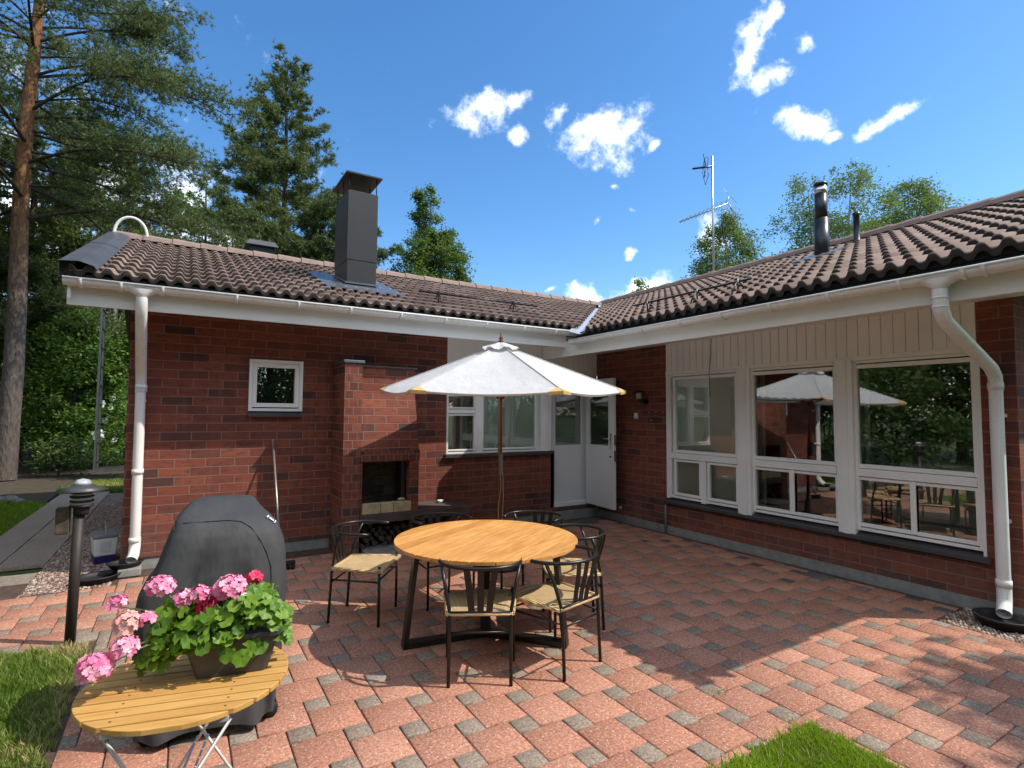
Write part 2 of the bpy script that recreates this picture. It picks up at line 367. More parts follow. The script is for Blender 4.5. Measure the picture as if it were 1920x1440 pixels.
BARKD = bark_mat('dark_bark', (.07, .058, .05), (.09, .07, .055), 5)
BARKB = bark_mat('birch_bark', (.35, .33, .30), (.42, .40, .37), 3)

def cover_mat():
    m = NT('charcoal_cover_cloth'); v = m.coord()
    m.base(m.ramp(m.noise(v, 4, 5), [(.3, (.042, .043, .045)), (.7, (.060, .061, .064))])); m.rough(.72); m.spec(.35)
    b = m.math('ADD', m.math('MULTIPLY', m.noise(m.mapping(v, (1, 1, .45), ro=(0, .5, 0)), 5.5, 3, .5), 1.), m.math('MULTIPLY', m.noise(v, 260, 2), .03)); m.bump(b, .55, .05)
    return m.mat
COVER = cover_mat()
def canvas_mat():
    m = NT('off_white_canvas'); v = m.coord()
    c = m.ramp(m.noise(v, 5, 5), [(.3, (.71, .72, .72)), (.7, (.78, .785, .785))]); m.base(c); m.rough(.85); m.spec(.2)
    m.bump(m.math('ADD', m.noise(v, 320, 2), m.math('MULTIPLY', m.noise(m.mapping(v, (1, 1, .5)), 8, 5, .55), 4.)), .45, .016)
    t = m.n('ShaderNodeBsdfTranslucent'); t.inputs['Color'].default_value = (.78, .76, .70, 1)
    x = m.n('ShaderNodeMixShader'); x.inputs[0].default_value = .22; m.l(m.b.outputs[0], x.inputs[1]); m.l(t.outputs[0], x.inputs[2]); m.l(x.outputs[0], m.out.inputs[0])
    return m.mat
CANVAS = canvas_mat()
def tile_mat():
    m = NT('brown_roof_tile'); v = m.coord('UV'); o = m.coord()
    b = m.n('ShaderNodeTexBrick'); m.l(m.mapping(m.coord('UV'), (1, 1, 1)), b.inputs['Vector'])
    n = m.noise(o, 2.3, 6, .65); n2 = m.noise(o, 90, 3)
    a = m.n('ShaderNodeAttribute', attribute_name='var')
    c = m.ramp(a.outputs['Fac'], [(0, (.165, .113, .090)), (.5, (.222, .155, .126)), (1, (.285, .205, .170))])
    c = m.mix(m.math('MULTIPLY', m.ramp(n, [(.5, 0.), (.75, 1.)]), .5), c, (.11, .085, .07))
    c = m.mix(.4, c, m.ramp(n2, [(.3, .3), (.7, .7)]), 'OVERLAY')
    m.base(c); m.rough(.8); m.spec(.3); m.bump(n2, .25, .004)
    return m.mat
TILE = tile_mat(); TILESHADE = simple('dark_tile_end_shade', (.036, .028, .025), .9, 0, .3, 20)  # dark tile ends: shade below each course put into the riser colour
def paver_mat(name, stops, gr):
    m = NT(name); v = m.coord('UV')
    g = m.n('ShaderNodeAttribute', attribute_name='var')
    c = m.ramp(g.outputs['Fac'], stops)
    n = m.noise(v, 1.1, 6, .65); n2 = m.noise(v, 55, 4, .7); vo = m.n('ShaderNodeTexVoronoi'); m.l(v, vo.inputs['Vector']); vo.inputs['Scale'].default_value = 95
    c = m.mix(m.math('MULTIPLY', m.ramp(n, [(.42, 0.), (.72, 1.)]), .55), c, tuple(x*.58 for x in stops[0][1]))
    c = m.mix(m.math('MULTIPLY', m.ramp(m.noise(v, 3.4, 7, .7), [(.55, 0.), (.72, 1.)]), .30), c, (.20, .17, .12))
    c = m.mix(m.math('MULTIPLY', m.ramp(m.noise(v, .55, 4, .6), [(.5, 0.), (.68, 1.)]), .28), c, tuple(min(1, x*1.25) for x in stops[2][1]))
    c = m.mix(.7, c, m.ramp(n2, [(.32, .2), (.68, .8)]), 'OVERLAY')
    sep = m.n('ShaderNodeSeparateColor'); m.l(vo.outputs['Color'], sep.inputs[0])
    gf = m.math('MULTIPLY', m.math('GREATER_THAN', sep.outputs[0], .84), m.math('LESS_THAN', vo.outputs['Distance'], .38))
    c = m.mix(m.math('MULTIPLY', gf, .6), c, gr)
    gf2 = m.math('MULTIPLY', m.math('LESS_THAN', sep.outputs[1], .16), m.math('LESS_THAN', vo.outputs['Distance'], .40))
    c = m.mix(m.math('MULTIPLY', gf2, .45), c, tuple(x*.3 for x in stops[0][1]))
    m.base(c); m.rough(.88); m.spec(.3); m.bump(m.math('ADD', n2, m.math('MULTIPLY', vo.outputs['Distance'], .5)), .5, .004)
    return m.mat
PAVR = paver_mat('red_paver', [(0, (.375, .172, .112)), (.5, (.43, .200, .130)), (1, (.48, .236, .158))], (.78, .58, .47))
PAVG = paver_mat('grey_paver', [(0, (.22, .168, .126)), (.5, (.265, .205, .155)), (1, (.31, .245, .19))], (.46, .43, .38))
PAVD = paver_mat('dark_grey_paver', [(0, (.09, .088, .092)), (.5, (.115, .112, .116)), (1, (.145, .14, .142))], (.22, .22, .22))
PAVP = paver_mat('weathered_path_slab', [(0, (.36, .285, .225)), (.5, (.42, .335, .265)), (1, (.47, .385, .31))], (.5, .45, .4))
def weave_mat():
    m = NT('woven_paper_cord'); v = m.coord(); s = m.n('ShaderNodeSeparateXYZ'); m.l(v, s.inputs[0])
    ax = m.math('ABSOLUTE', m.math('SUBTRACT', s.outputs[0], .02)); ay = m.math('ABSOLUTE', s.outputs[1])
    d = m.math('MAXIMUM', m.math('MULTIPLY', ax, 1.08), ay)
    w = m.math('SINE', m.math('MULTIPLY', m.math('ADD', d, m.math('MULTIPLY', m.noise(v, 18, 2), .006)), 2*math.pi/.0085))
    n = m.noise(v, 30, 4)
    f = m.math('ADD', m.math('MULTIPLY', m.math('ADD', m.math('MULTIPLY', w, .5), .5), .7), m.math('MULTIPLY', n, .3))
    m.base(m.ramp(f, [(.05, (.28, .155, .055)), (.4, (.66, .44, .205)), (.9, (.84, .62, .34))])); m.rough(.8); m.bump(w, .8, .004)
    return m.mat
WEAVE = weave_mat()
def logs_mat():
    m = NT('weathered_firewood'); v = m.coord(); n = m.noise(v, 9, 6, .7)
    m.base(m.ramp(n, [(.3, (.03, .022, .017)), (.6, (.11, .085, .065)), (.8, (.2, .16, .125))])); m.rough(.95); m.bump(n, .9, .03); return m.mat
LOGM = logs_mat()
def gravel_mat():
    m = NT('reddish_gravel'); v = m.coord(); vo = m.n('ShaderNodeTexVoronoi'); m.l(v, vo.inputs['Vector']); vo.inputs['Scale'].default_value = 34
    sp = m.n('ShaderNodeSeparateColor'); m.l(vo.outputs['Color'], sp.inputs[0])
    c = m.ramp(sp.outputs[0], [(0, (.12, .075, .06)), (.4, (.24, .15, .115)), (.75, (.33, .25, .2)), (1, (.46, .39, .33))])
    m.base(c); m.rough(.9); m.bump(m.math('SUBTRACT', 1., vo.outputs['Distance']), 1., .025); return m.mat
GRAVEL = gravel_mat()
def ground_mat():
    m = NT('lawn_soil'); v = m.coord(); n = m.noise(v, .5, 6, .6); n2 = m.noise(v, 22, 5, .7)
    c = m.ramp(n2, [(.3, (.032, .055, .012)), (.55, (.07, .11, .022)), (.75, (.13, .145, .045))])
    c = m.mix(m.math('MULTIPLY', m.ramp(n, [(.5, 0.), (.7, 1.)]), .55), c, (.17, .13, .06)); m.base(c); m.rough(.95); m.bump(n2, .8, .03); return m.mat
GROUND = ground_mat()
def stone_mat():
    m = NT('granite_boulder'); v = m.coord(); n = m.noise(v, 5, 6, .65); m.base(m.ramp(n, [(.3, (.12, .105, .095)), (.6, (.27, .25, .23)), (.8, (.4, .38, .35))])); m.rough(.9); m.bump(n, .6, .03); return m.mat
STONE = stone_mat()
def glass_mat(name, refl=1.0, tint=(1, 1, 1)):
    m = NT(name); fr = m.n('ShaderNodeFresnel'); fr.inputs['IOR'].default_value = 1.52
    f = m.math('MINIMUM', m.math('MULTIPLY', fr.outputs[0], 5.5*refl), 1.)
    g = m.n('ShaderNodeBsdfGlossy'); g.inputs['Roughness'].default_value = .012; g.inputs['Color'].default_value = (.96, .98, .97, 1)
    v = m.coord(); nz = m.noise(v, .9, 2, .4); bp = m.n('ShaderNodeBump'); bp.inputs['Strength'].default_value = .022; bp.inputs['Distance'].default_value = .05; m.l(nz, bp.inputs['Height']); m.l(bp.outputs[0], g.inputs['Normal'])
    t = m.n('ShaderNodeBsdfTransparent'); t.inputs['Color'].default_value = tuple(tint)+(1,)
    x = m.n('ShaderNodeMixShader'); m.l(f, x.inputs[0]); m.l(t.outputs[0], x.inputs[1]); m.l(g.outputs[0], x.inputs[2]); m.l(x.outputs[0], m.out.inputs[0])
    return m.mat
GLASS = glass_mat('window_glass', 1.0, (.90, .95, .92))
def blind_mat():
    m = NT('venetian_blind_slats'); v = m.coord(); s = m.n('ShaderNodeSeparateXYZ'); m.l(v, s.inputs[0])
    w = m.math('SINE', m.math('MULTIPLY', s.outputs[2], 2*math.pi/.022))
    m.base(m.ramp(m.math('ADD', m.math('MULTIPLY', w, .5), .5), [(.1, (.18, .21, .24)), (.5, (.40, .44, .48)), (.9, (.48, .52, .56))])); m.rough(.6); m.bump(w, .6, .01); return m.mat
BLIND = blind_mat()

# ------------------------------------------------------------------ ground, paving
SAND = simple('joint_sand', (.078, .046, .035), .95, 0, .4, 12, bump=.8, bsc=60)
def sheet(name, poly, z, m, kind='structure'):
    mb = MB(); mb.add([(x, y, z) for x, y in poly], [tuple(range(len(poly)))]); return tag(mb.build(name, m), kind=kind)
sheet('ground', [(-400, -400), (400, -400), (400, 400), (-400, 400)], -.06, GROUND)

def paving(name, inside, cell, mats, classify, x0, x1, y0, y1, a=.267, b=.1335, org=(-5.28, -4.25)):
    """interlocking big and small square pavers; every paver a bevelled block with an open joint"""
    V = []; F = []; mi = []; var = []; g = .0036; bv = .005; H = -.045
    def block(xa, ya, xb, yb, kind):
        cs = [(xa+.001, ya+.001), (xb-.001, ya+.001), (xa+.001, yb-.001), (xb-.001, yb-.001)]
        if all(inside(*c) for c in cs): return one(xa, ya, xb, yb, kind)
        if not any(inside(*c) for c in cs): return
        for rx0, ry0, rx1, ry1 in PATIO:      # pavers cut along an edge
            a0, a1, b0, b1 = max(xa, rx0), min(xb, rx1), max(ya, ry0), min(yb, ry1)
            if a1-a0 > .03 and b1-b0 > .03: one(a0, b0, a1, b1, kind)
    def one(xa, ya, xb, yb, kind):
        o = len(V); dz = random.uniform(-.0025, .0025); tx, ty = random.uniform(-.004, .004), random.uniform(-.004, .004)
        cx, cy = (xa+xb)/2, (ya+yb)/2
        zz = lambda x, y: dz + (x-cx)*tx + (y-cy)*ty
        for ins, z in ((g, H), (g, -bv*.8), (g+bv, 0)):
            for x, y in ((xa+ins, ya+ins), (xb-ins, ya+ins), (xb-ins, yb-ins), (xa+ins, yb-ins)):
                V.append((x, y, z + (zz(x, y) if z > H else 0)))
        r = random.random()
        for lv in (0, 4):
            for i in range(4): F.append((o+lv+i, o+lv+(i+1) % 4, o+lv+4+(i+1) % 4, o+lv+4+i)); mi.append(classify(cx, cy, kind))
        F.append((o+8, o+9, o+10, o+11)); mi.append(classify(cx, cy, kind))
        var.extend([r]*12)
    n = 60
    for i in range(-n, n):
        for j in range(-n, n):
            ox = org[0] + i*a + j*b; oy = org[1] - i*b + j*a
            if ox < x0-1 or ox > x1+1 or oy < y0-1 or oy > y1+1: continue
            block(ox, oy, ox+b, oy+b, 0); block(ox, oy-a, ox+a, oy, 1)
    o = raw(name, V, F, mats, var=var, midx=mi); uvbox(o.data); return tag(o, kind='structure')
LX, LY = -3.05, -5.38            # corner of the near lawn
PATIO = [(-6.56, -5.38, -.62, -.95), (-.62, -5.05, -.11, -.95), (-6.56, -.95, -4.45, -.34), (-3.45, -.95, -.11, -.13), (-3.05, -9, -.62, -5.38), (-12, -2.02, -6.56, -.55)]
def in_patio(x, y): return any(a <= x <= c and b <= y <= d for a, b, c, d in PATIO)
def cls(x, y, kind):
    if kind == 0: return 2 if x > -.75 and random.random() < .6 else 1
    if x > -.30 and random.random() < .3: return 2
    if y > -.38 and x > -1.3: return 2
    if x < -6.42 and -2.4 < y < -1.92: return 1
    return 0
paving('patio_paving', in_patio, None, [PAVR, PAVG, PAVD], cls, -12, -.10, -9, -.12)
sheet('patio_bedding', [(-12, -9), (-.02, -9), (-.02, -.0), (-12, -.0)], -.011, SAND)
# slab path beside the gable, gravel strips
mb = MB()
for k in range(9):
    for j, (xa, xb) in enumerate(((-8.12, -7.74), (-7.73, -7.31))):
        y = .45 + k*.75 + (.35 if j else 0); mb.box(xa, y, -.05, xb, y+.742, -.004 + random.uniform(-.003, .003))
tag(mb.build('path', PAVP, bevel=.006), kind='structure')
sheet('gravel_strip', [(-7.31, -.30), (-6.50, -.62), (-6.50, 7), (-7.31, 7)], -.022, GRAVEL)
sheet('gravel_bed', [(-.62, -9), (.3, -9), (.3, -5.05), (-.62, -5.05)], -.026, GRAVEL)
sheet('planting_bed', [(-6.5, -.34), (-4.4, -.34), (-4.4, .05), (-6.5, .05)], -.012, SOIL)
sheet('path_edge', [(-12, -.56), (-7.31, -.56), (-7.31, .44), (-12, .44)], -.016, simple('grey_gravelly_path', (.22, .19, .15), .95, 0, .35, 26, bump=.8, bsc=50))
sheet('woodland_floor', [(-40, 7.9), (-10.5, 7.9), (-8.5, 6.1), (-8.2, 6.3), (-8.2, 9.3), (-6.6, 9.4), (-6.6, 40), (-40, 40)], -.030, simple('leaf_litter', (.06, .045, .026), .95, 0, .4, 6, bump=.8, bsc=30))
# loose stones on the gravel
def pebbles(name, boxes, n, m, smin, smax):
    V = []; F = []
    base = np.array([(1,0,0),(-1,0,0),(0,1,0),(0,-1,0),(0,0,1),(0,0,-1)], float)
    tri = [(0,2,4),(2,1,4),(1,3,4),(3,0,4),(2,0,5),(1,2,5),(3,1,5),(0,3,5)]
    for k in range(n):
        x0, y0, x1, y1 = random.choice(boxes); s = random.uniform(smin, smax)
        p = base*np.array([s*random.uniform(.7, 1.3), s*random.uniform(.7, 1.3), s*random.uniform(.4, .8)]); a = random.random()*6.28
        rot = np.array([[math.cos(a), -math.sin(a), 0], [math.sin(a), math.cos(a), 0], [0, 0, 1]])
        o = len(V)
        for q in p @ rot.T: V.append((q[0]+random.uniform(-.001, .001)+x0+(x1-x0)*((k*.754877)%1), q[1]+y0+(y1-y0)*((k*.569840)%1), q[2]-.012))
        F += [(a_+o, b_+o, c_+o) for a_, b_, c_ in tri]
    return tag(raw(name, V, F, m, var=np.repeat(RNG.random(n), 6), smooth=True), kind='stuff')
PEB = leafmat('gravel_stones', [(0, (.13, .075, .06)), (.5, (.30, .2, .155)), (1, (.52, .45, .38))], 0, .85)
PEB.node_tree.links.new(PEB.node_tree.nodes['Principled BSDF'].outputs[0], PEB.node_tree.nodes['Material Output'].inputs[0])
pebbles('gravel', [(-7.3, -.5, -6.62, 2.2)], 2600, PEB, .012, .026)
pebbles('gravel', [(-.6, -6.2, -.02, -5.06)], 900, PEB, .012, .028)

# ------------------------------------------------------------------ grass
def grass(name, inside, x0, x1, y0, y1, n, hmin, hmax, w, m, z=-.02, dry=None):
    x = RNG.uniform(x0, x1, n); y = RNG.uniform(y0, y1, n)
    k = inside(x, y); x, y = x[k], y[k]; n = len(x)
    h = RNG.uniform(hmin, hmax, n); a = RNG.uniform(0, 2*np.pi, n); le = RNG.uniform(.1, .85, n)*h; la = RNG.uniform(0, 2*np.pi, n); ww = w*RNG.uniform(.6, 1.3, n)
    V = np.zeros((n, 5, 3)); ca, sa = np.cos(a)*ww, np.sin(a)*ww
    V[:, 0] = np.stack([x-ca, y-sa, np.full(n, z)], 1); V[:, 1] = np.stack([x+ca, y+sa, np.full(n, z)], 1)
    mx_, my_ = x+np.cos(la)*le*.35, y+np.sin(la)*le*.35
    V[:, 2] = np.stack([mx_+ca*.8, my_+sa*.8, z+h*.6], 1); V[:, 3] = np.stack([mx_-ca*.8, my_-sa*.8, z+h*.6], 1)
    V[:, 4] = np.stack([x+np.cos(la)*le, y+np.sin(la)*le, z+h], 1)
    i = np.arange(n)[:, None]*5
    F = np.concatenate([i+np.array([[0, 1, 2]]), i+np.array([[0, 2, 3]]), i+np.array([[3, 2, 4]])])
    v = RNG.random(n)
    if dry is not None: v = np.clip(dry(x, y)+RNG.normal(0, .16, n), 0, 1)
    return tag(raw(name, V.reshape(-1, 3), F, m, var=np.repeat(v, 5)), kind='stuff')
jig = lambda t: .02*np.sin(t*37)+.014*np.sin(t*83+1)+.010*np.sin(t*171)
grass('lawn_grass', lambda x, y: (x < LX-.01+jig(y)) & (y < LY-.01+jig(x)), -4.7, LX+.06, -6.5, LY+.06, 52000, .02, .07, .0026, GRASSL, dry=lambda x, y: .5+.22*np.sin(x*9+y*5)+.18*np.sin(y*14-x*6))
grass('lawn_grass', lambda x, y: (x < LX+.045+1.6*jig(y)) & (y < LY+.045+1.6*jig(x)), -4.7, LX+.1, -6.5, LY+.1, 5200, .015, .05, .0024, GRASSD, dry=lambda x, y: .55+0*x)
grass('lawn_grass', lambda x, y: (x < LX-.01+jig(y)) & (y < LY-.01+jig(x)), -4.7, LX+.06, -6.5, LY+.06, 7000, .02, .075, .0026, GRASSD, dry=lambda x, y: .62+0*x)
grass('lawn_grass', lambda x, y: (x < LX) & (y < LY), -9, LX, -9.5, LY, 16000, .03, .08, .006, GRASSL)
patch = lambda x, y: .30+.22*np.sin(x*3.1+y*1.7)+.2*np.sin(y*4.3-x*2.2+1)+.10*np.sin(x*11+y*9)+np.where(x > -6.78+.08*np.sin(y*9), .26, 0)
grass('dry_lawn_grass', lambda x, y: (x < -6.60+jig(y)*1.3) & (y < -2.06+jig(x)*1.3), -8.2, -6.55, -4.6, -2.02, 52000, .025, .075, .0030, GRASSD, dry=patch)
grass('dry_lawn_grass', lambda x, y: (x < -6.6) & (y < -2.05), -13, -6.6, -8, -2.05, 22000, .03, .08, .008, GRASSD, dry=patch)
grass('side_lawn_grass', lambda x, y: (x < -8.12+jig(y)) & (y < 6.0+.9*np.clip(-8.2-x, 0, 2)), -13, -8.05, .5, 7.6, 46000, .03, .075, .006, GRASSL, dry=lambda x, y: .25+0*x)
grass('side_lawn_grass', lambda x, y: (x > -8.15+.12*np.sin(y*3)) & (y > 7.2), -8.3, -6.6, 7.2, 9.4, 12000, .03, .09, .008, GRASSD, dry=lambda x, y: .38+.2*np.sin(x*4+y*3))
# weeds in the joints
for cx, cy in ((-4.05, -4.16), (-2.62, -5.02), (-3.22, -4.92), (-4.55, -4.55)):
    grass('joint_weed_grass', lambda x, y: (x-cx)**2+(y-cy)**2 < .003, cx-.06, cx+.06, cy-.06, cy+.06, 60, .015, .05, .0018, GRASSD, dry=lambda x, y: .3+0*x)

# ------------------------------------------------------------------ the house
H = thing('brick_house', 'red brick bungalow with brown tiled roof, white gutters and white windows round the patio', 'house')
WT_A, WT_B = 2.84, 2.80
w = MB()   # back wing facing the camera: openings left free
w.box(-6.58, 0, .12, -5.38, .3, WT_A); w.box(-5.38, 0, .12, -4.81, .3, 1.70); w.box(-5.38, 0, 2.32, -4.81, .3, WT_A); w.box(-4.81, 0, .12, -2.81, .3, WT_A)
w.box(-2.81, 0, .12, -.90, .3, 1.085)
w.box(-6.58, .3, .12, -6.28, 5.6, WT_A)
w.prism([(-6.58, -.0, WT_A), (-6.58, 5.6, WT_A), (-6.58, 2.82, 4.12), (-6.58, 2.5, 4.12)], (.3, 0, 0))
w.build('brick_wall', BRICK, H)
w = MB()
w.box(0, -1.55, .10, .3, 0, WT_B); w.box(0, -5.21, .10, .3, -1.55, .405); w.box(0, -5.47, .10, .3, -5.21, WT_B)
w.box(.3, -5.47, .10, 3.2, -5.17, WT_B)
w.build('brick_wall', BRICK, H)
p = MB(); p.box(-6.56, .015, -.08, -.0, .3, .12); p.box(.0, -5.455, -.08, .3, .3, .10); p.box(.3, -5.455, -.08, 3.2, -5.2, .10); p.box(-6.565, .3, -.08, -6.3, 5.6, .12)
p.box(-.96, -.035, -.08, -.0, .015, .13)
p.build('concrete_plinth', CONC, H, bevel=.006)
m = MB(); m.box(-.90, .0, .132, -.02, .3, .20); m.build('door_step', SLABM, H)

# siding boards
def siding(name, u0, u1, z0, z1, axis, off, bw=.112, plain=False):
    mb = MB(); n = max(1, round((u1-u0)/bw)); bw = (u1-u0)/n
    for i in range(n):
        a, b = u0+i*bw+.0035, u0+(i+1)*bw-.0035
        if axis == 'y': mb.box(off, a, z0, off+.018, b, z1); 
        else: mb.box(a, off, z0, b, off+.018, z1)
    if axis == 'y': mb.box(off+.012, u0, z0, off+.05, u1, z1)
    else: mb.box(u0, off+.012, z0, u1, off+.05, z1)
    return mb.build(name, CREAM, H, bevel=.003)
siding('siding', -5.21, -1.55, 2.335, WT_B, 'y', -.004)
siding('siding', -1.0, -.0, 2.30, WT_A, 'x', .004, .10)
m = MB(); m.box(-2.81, .0, 2.30, -1.0, .03, WT_A); m.build('siding', CREAM, H)
m = MB(); m.box(-.17, .03, .2, -.0, .12, 2.30); m.build('door_jamb', CREAM, H)

# --- windows
def pane_y(x, y0, y1, z0, z1, par):
    mb = MB(); mb.add([(x, y0, z0), (x, y1, z0), (x, y1, z1), (x, y0, z1)], [(0, 3, 2, 1)]); return mb.build('pane', GLASS, par)
def pane_x(y, x0, x1, z0, z1, par):
    mb = MB(); mb.add([(x0, y, z0), (x1, y, z0), (x1, y, z1), (x0, y, z1)], [(0, 1, 2, 3)]); return mb.build('pane', GLASS, par)
def ringY(mb, x0, x1, y0, y1, z0, z1, t, tb=None):
    tb = tb or t
    mb.box(x0, y0, z0, x1, y0+t, z1); mb.box(x0, y1-t, z0, x1, y1, z1); mb.box(x0, y0+t, z1-t, x1, y1-t, z1); mb.box(x0, y0+t, z0, x1, y1-t, z0+tb)
def ringX(mb, y0, y1, x0, x1, z0, z1, t, tb=None):
    tb = tb or t
    mb.box(x0, y0, z0, x0+t, y1, z1); mb.box(x1-t, y0, z0, x1, y1, z1); mb.box(x0+t, y0, z1-t, x1-t, y1, z1); mb.box(x0+t, y0, z0, x1-t, y1, z0+tb)
bays = [(-2.75, -1.60, [(-2.11, -1.70), (-2.69, -2.28)]), (-3.98, -2.94, [(-3.41, -2.95), (-3.93, -3.47)]), (-5.20, -4.15, [(-4.64, -4.18), (-5.15, -4.69)])]
for bi, (ya, yb, lows) in enumerate(bays):
    mb = MB(); ga, gb = min(l[0] for l in lows), max(l[1] for l in lows)
    ringY(mb, .010, .11, ya, yb, .515, 2.285, .028)                       # outer frame
    mb.box(.004, ya+.028, 1.075, .11, yb-.028, 1.155)                     # middle rail
    ringY(mb, .018, .07, ga-.042, gb+.042, 1.160, 2.245, .042)            # upper sash
    if bi == 0: mb.box(.0, lows[1][1]+.045, .50, .11, lows[0][0]-.045, 1.07)
    else: mb.box(.012, lows[1][1], .56, .07, lows[0][0], 1.07)
    for a, b in lows: ringY(mb, .020, .07, a-.032, b+.032, .555, 1.068, .032, .036)
    wo_ = mb.build('window', WHITE, H, bevel=.003)
    pane_y(.045, ga, gb, 1.20, 2.205, wo_)
    for a, b in lows: pane_y(.045, a, b, .59, 1.037, wo_)
for ya, yb in ((-2.94, -2.75), (-4.15, -3.98)):
    mb = MB(); mb.box(-.030, ya, .468, .12, yb, 2.30); mb.box(-.042, ya+.05, .462, -.030, yb-.05, 2.30); mb.build('window_post', WHITE, H, bevel=.003)
mb = MB(); mb.box(-.004, -1.60, .50, .12, -1.55, 2.30); mb.build('window_post', WHITE, H, bevel=.003)
mb = MB(); mb.box(-.006, -5.225, .462, .12, -5.20, 2.30); mb.build('window_post', WHITE, H, bevel=.003)
mb = MB(); mb.box(-.012, -5.225, 2.287, .10, -1.55, 2.335); mb.build('window_head', CREAM, H, bevel=.003)
mb = MB(); mb.prism([(.11, 0, .512), (-.055, 0, .462), (-.055, 0, .425), (-.045, 0, .425), (-.045, 0, .45), (.11, 0, .49)], (0, 3.76, 0), M=T(0, -5.265, 0)); mb.build('window_sill', SILL, H)
# blinds / curtains and room behind the long window
mb = MB(); mb.box(.15, -2.72, .5, .16, -1.62, 2.3); mb.build('curtain', CURT, H)
for y0_, n_ in ((-2.95, 9), (-4.18, 7)):
    mb = MB()
    P_ = [(.27+.02*(k % 2), y0_+.028*k) for k in range(n_)]
    for p_, q_ in zip(P_, P_[1:]): mb.add([(p_[0], p_[1], .45), (q_[0], q_[1], .45), (q_[0], q_[1], 2.3), (p_[0], p_[1], 2.3)], [(0, 1, 2, 3)])
    mb.build('curtain', CURT, H)
mb = MB(); mb.box(.305, -5.16, .1, 3.6, -.3, .2, 1); mb.box(3.6, -5.16, .1, 3.7, -.3, 2.6); mb.box(.305, -.4, .2, 3.6, -.3, 2.6); mb.box(.305, -5.16, 2.6, 3.7, -.3, 2.7); mb.box(.305, -5.165, .2, 3.6, -5.10, 2.6)
mb.build('interior_room', [INT, INTF], H)
mb = MB(); ringX(mb, -.02, .30, -5.39, -4.80, 1.715, 2.325, .03); ringX(mb, .0, .08, -5.36, -4.83, 1.76, 2.295, .05)
sw = mb.build('window', WHITE, H, bevel=.003); pane_x(.045, -5.31, -4.88, 1.80, 2.25, sw)
mb = MB(); ringX(mb, -.028, -.006, -5.40, -4.79, 1.712, 2.335, .034); mb.build('window_trim', WHITE, H, bevel=.002)
mb = MB(); mb.prism([(0, .1, 1.715), (0, -.06, 1.69), (0, -.06, 1.645), (0, -.05, 1.645), (0, -.05, 1.675), (0, .1, 1.69)], (.60, 0, 0), M=T(-5.40, 0, 0)); mb.build('window_sill', SILL, H)
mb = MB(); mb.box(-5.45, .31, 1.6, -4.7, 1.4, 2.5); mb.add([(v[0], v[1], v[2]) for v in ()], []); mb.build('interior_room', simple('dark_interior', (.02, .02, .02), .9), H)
# kitchen window
mb = MB(); ringX(mb, .0, .12, -2.81, -1.13, 1.11, 2.30, .03)
mb.box(-2.34, -.006, 1.11, -2.22, .10, 2.27); mb.box(-2.78, .006, 1.70, -2.34, .10, 1.76)
ringX(mb, .012, .07, -2.80, -2.335, 1.155, 1.69, .022); ringX(mb, .012, .07, -2.80, -2.335, 1.77, 2.275, .022); ringX(mb, .012, .07, -2.225, -1.23, 1.155, 2.275, .028)
kw = mb.build('window', WHITE, H, bevel=.003)
pane_x(.045, -2.78, -2.355, 1.175, 1.67, kw); pane_x(.045, -2.78, -2.355, 1.79, 2.255, kw); pane_x(.045, -2.20, -1.255, 1.18, 2.25, kw)
mb = MB(); mb.box(-1.13, -.02, 1.09, -.97, .14, 2.30); mb.box(-1.10, -.032, 1.09, -1.03, -.02, 2.30); mb.build('window_post', WHITE, H, bevel=.003)
mb = MB(); mb.prism([(0, .1, 1.125), (0, -.06, 1.11), (0, -.06, 1.065), (0, -.05, 1.065), (0, -.05, 1.095), (0, .1, 1.10)], (1.90, 0, 0), M=T(-2.84, 0, 0)); mb.build('window_sill', SILL, H)
mb = MB(); mb.box(-2.22, .085, 1.12, -1.15, .09, 2.3); mb.build('roller_blind', CURT2, H)
mb = MB(); mb.box(-2.8, .13, 1.12, -2.345, .135, 2.3); mb.build('curtain', simple('grey_net_curtain', (.22, .235, .215), .9), H)
mb = MB(); mb.box(-2.8, .6, .9, -.2, .62, 2.5); mb.build('interior_room', INT, H)
# inner door, closed, with blind behind its glass
mb = MB(); X0, X1 = -.90, -.17
mb.box(X0, .07, .27, X1, .12, 1.19); mb.box(X0, .07, 1.19, X0+.075, .12, 2.27); mb.box(X1-.12, .07, 1.19, X1, .12, 2.27); mb.box(X0+.075, .07, 2.13, X1-.12, .12, 2.27)
idr = mb.build('inner_door', DOORW, H, bevel=.004); pane_x(.09, X0+.075, X1-.12, 1.19, 2.13, idr)
mb = MB(); mb.box(X0+.075, .104, 1.19, X1-.12, .108, 2.13); mb.build('blind', BLIND, idr)
mb = MB(); mb.box(-.97, .0, .20, -.90, .14, 1.085); mb.box(-.90, .01, .20, -.17, .14, .262); mb.build('door_frame', WHITE, H, bevel=.003)
mb = MB(); mb.box(-.97, .02, 2.27, -.17, .14, 2.298); mb.build('door_head', WHITE, H, bevel=.003)
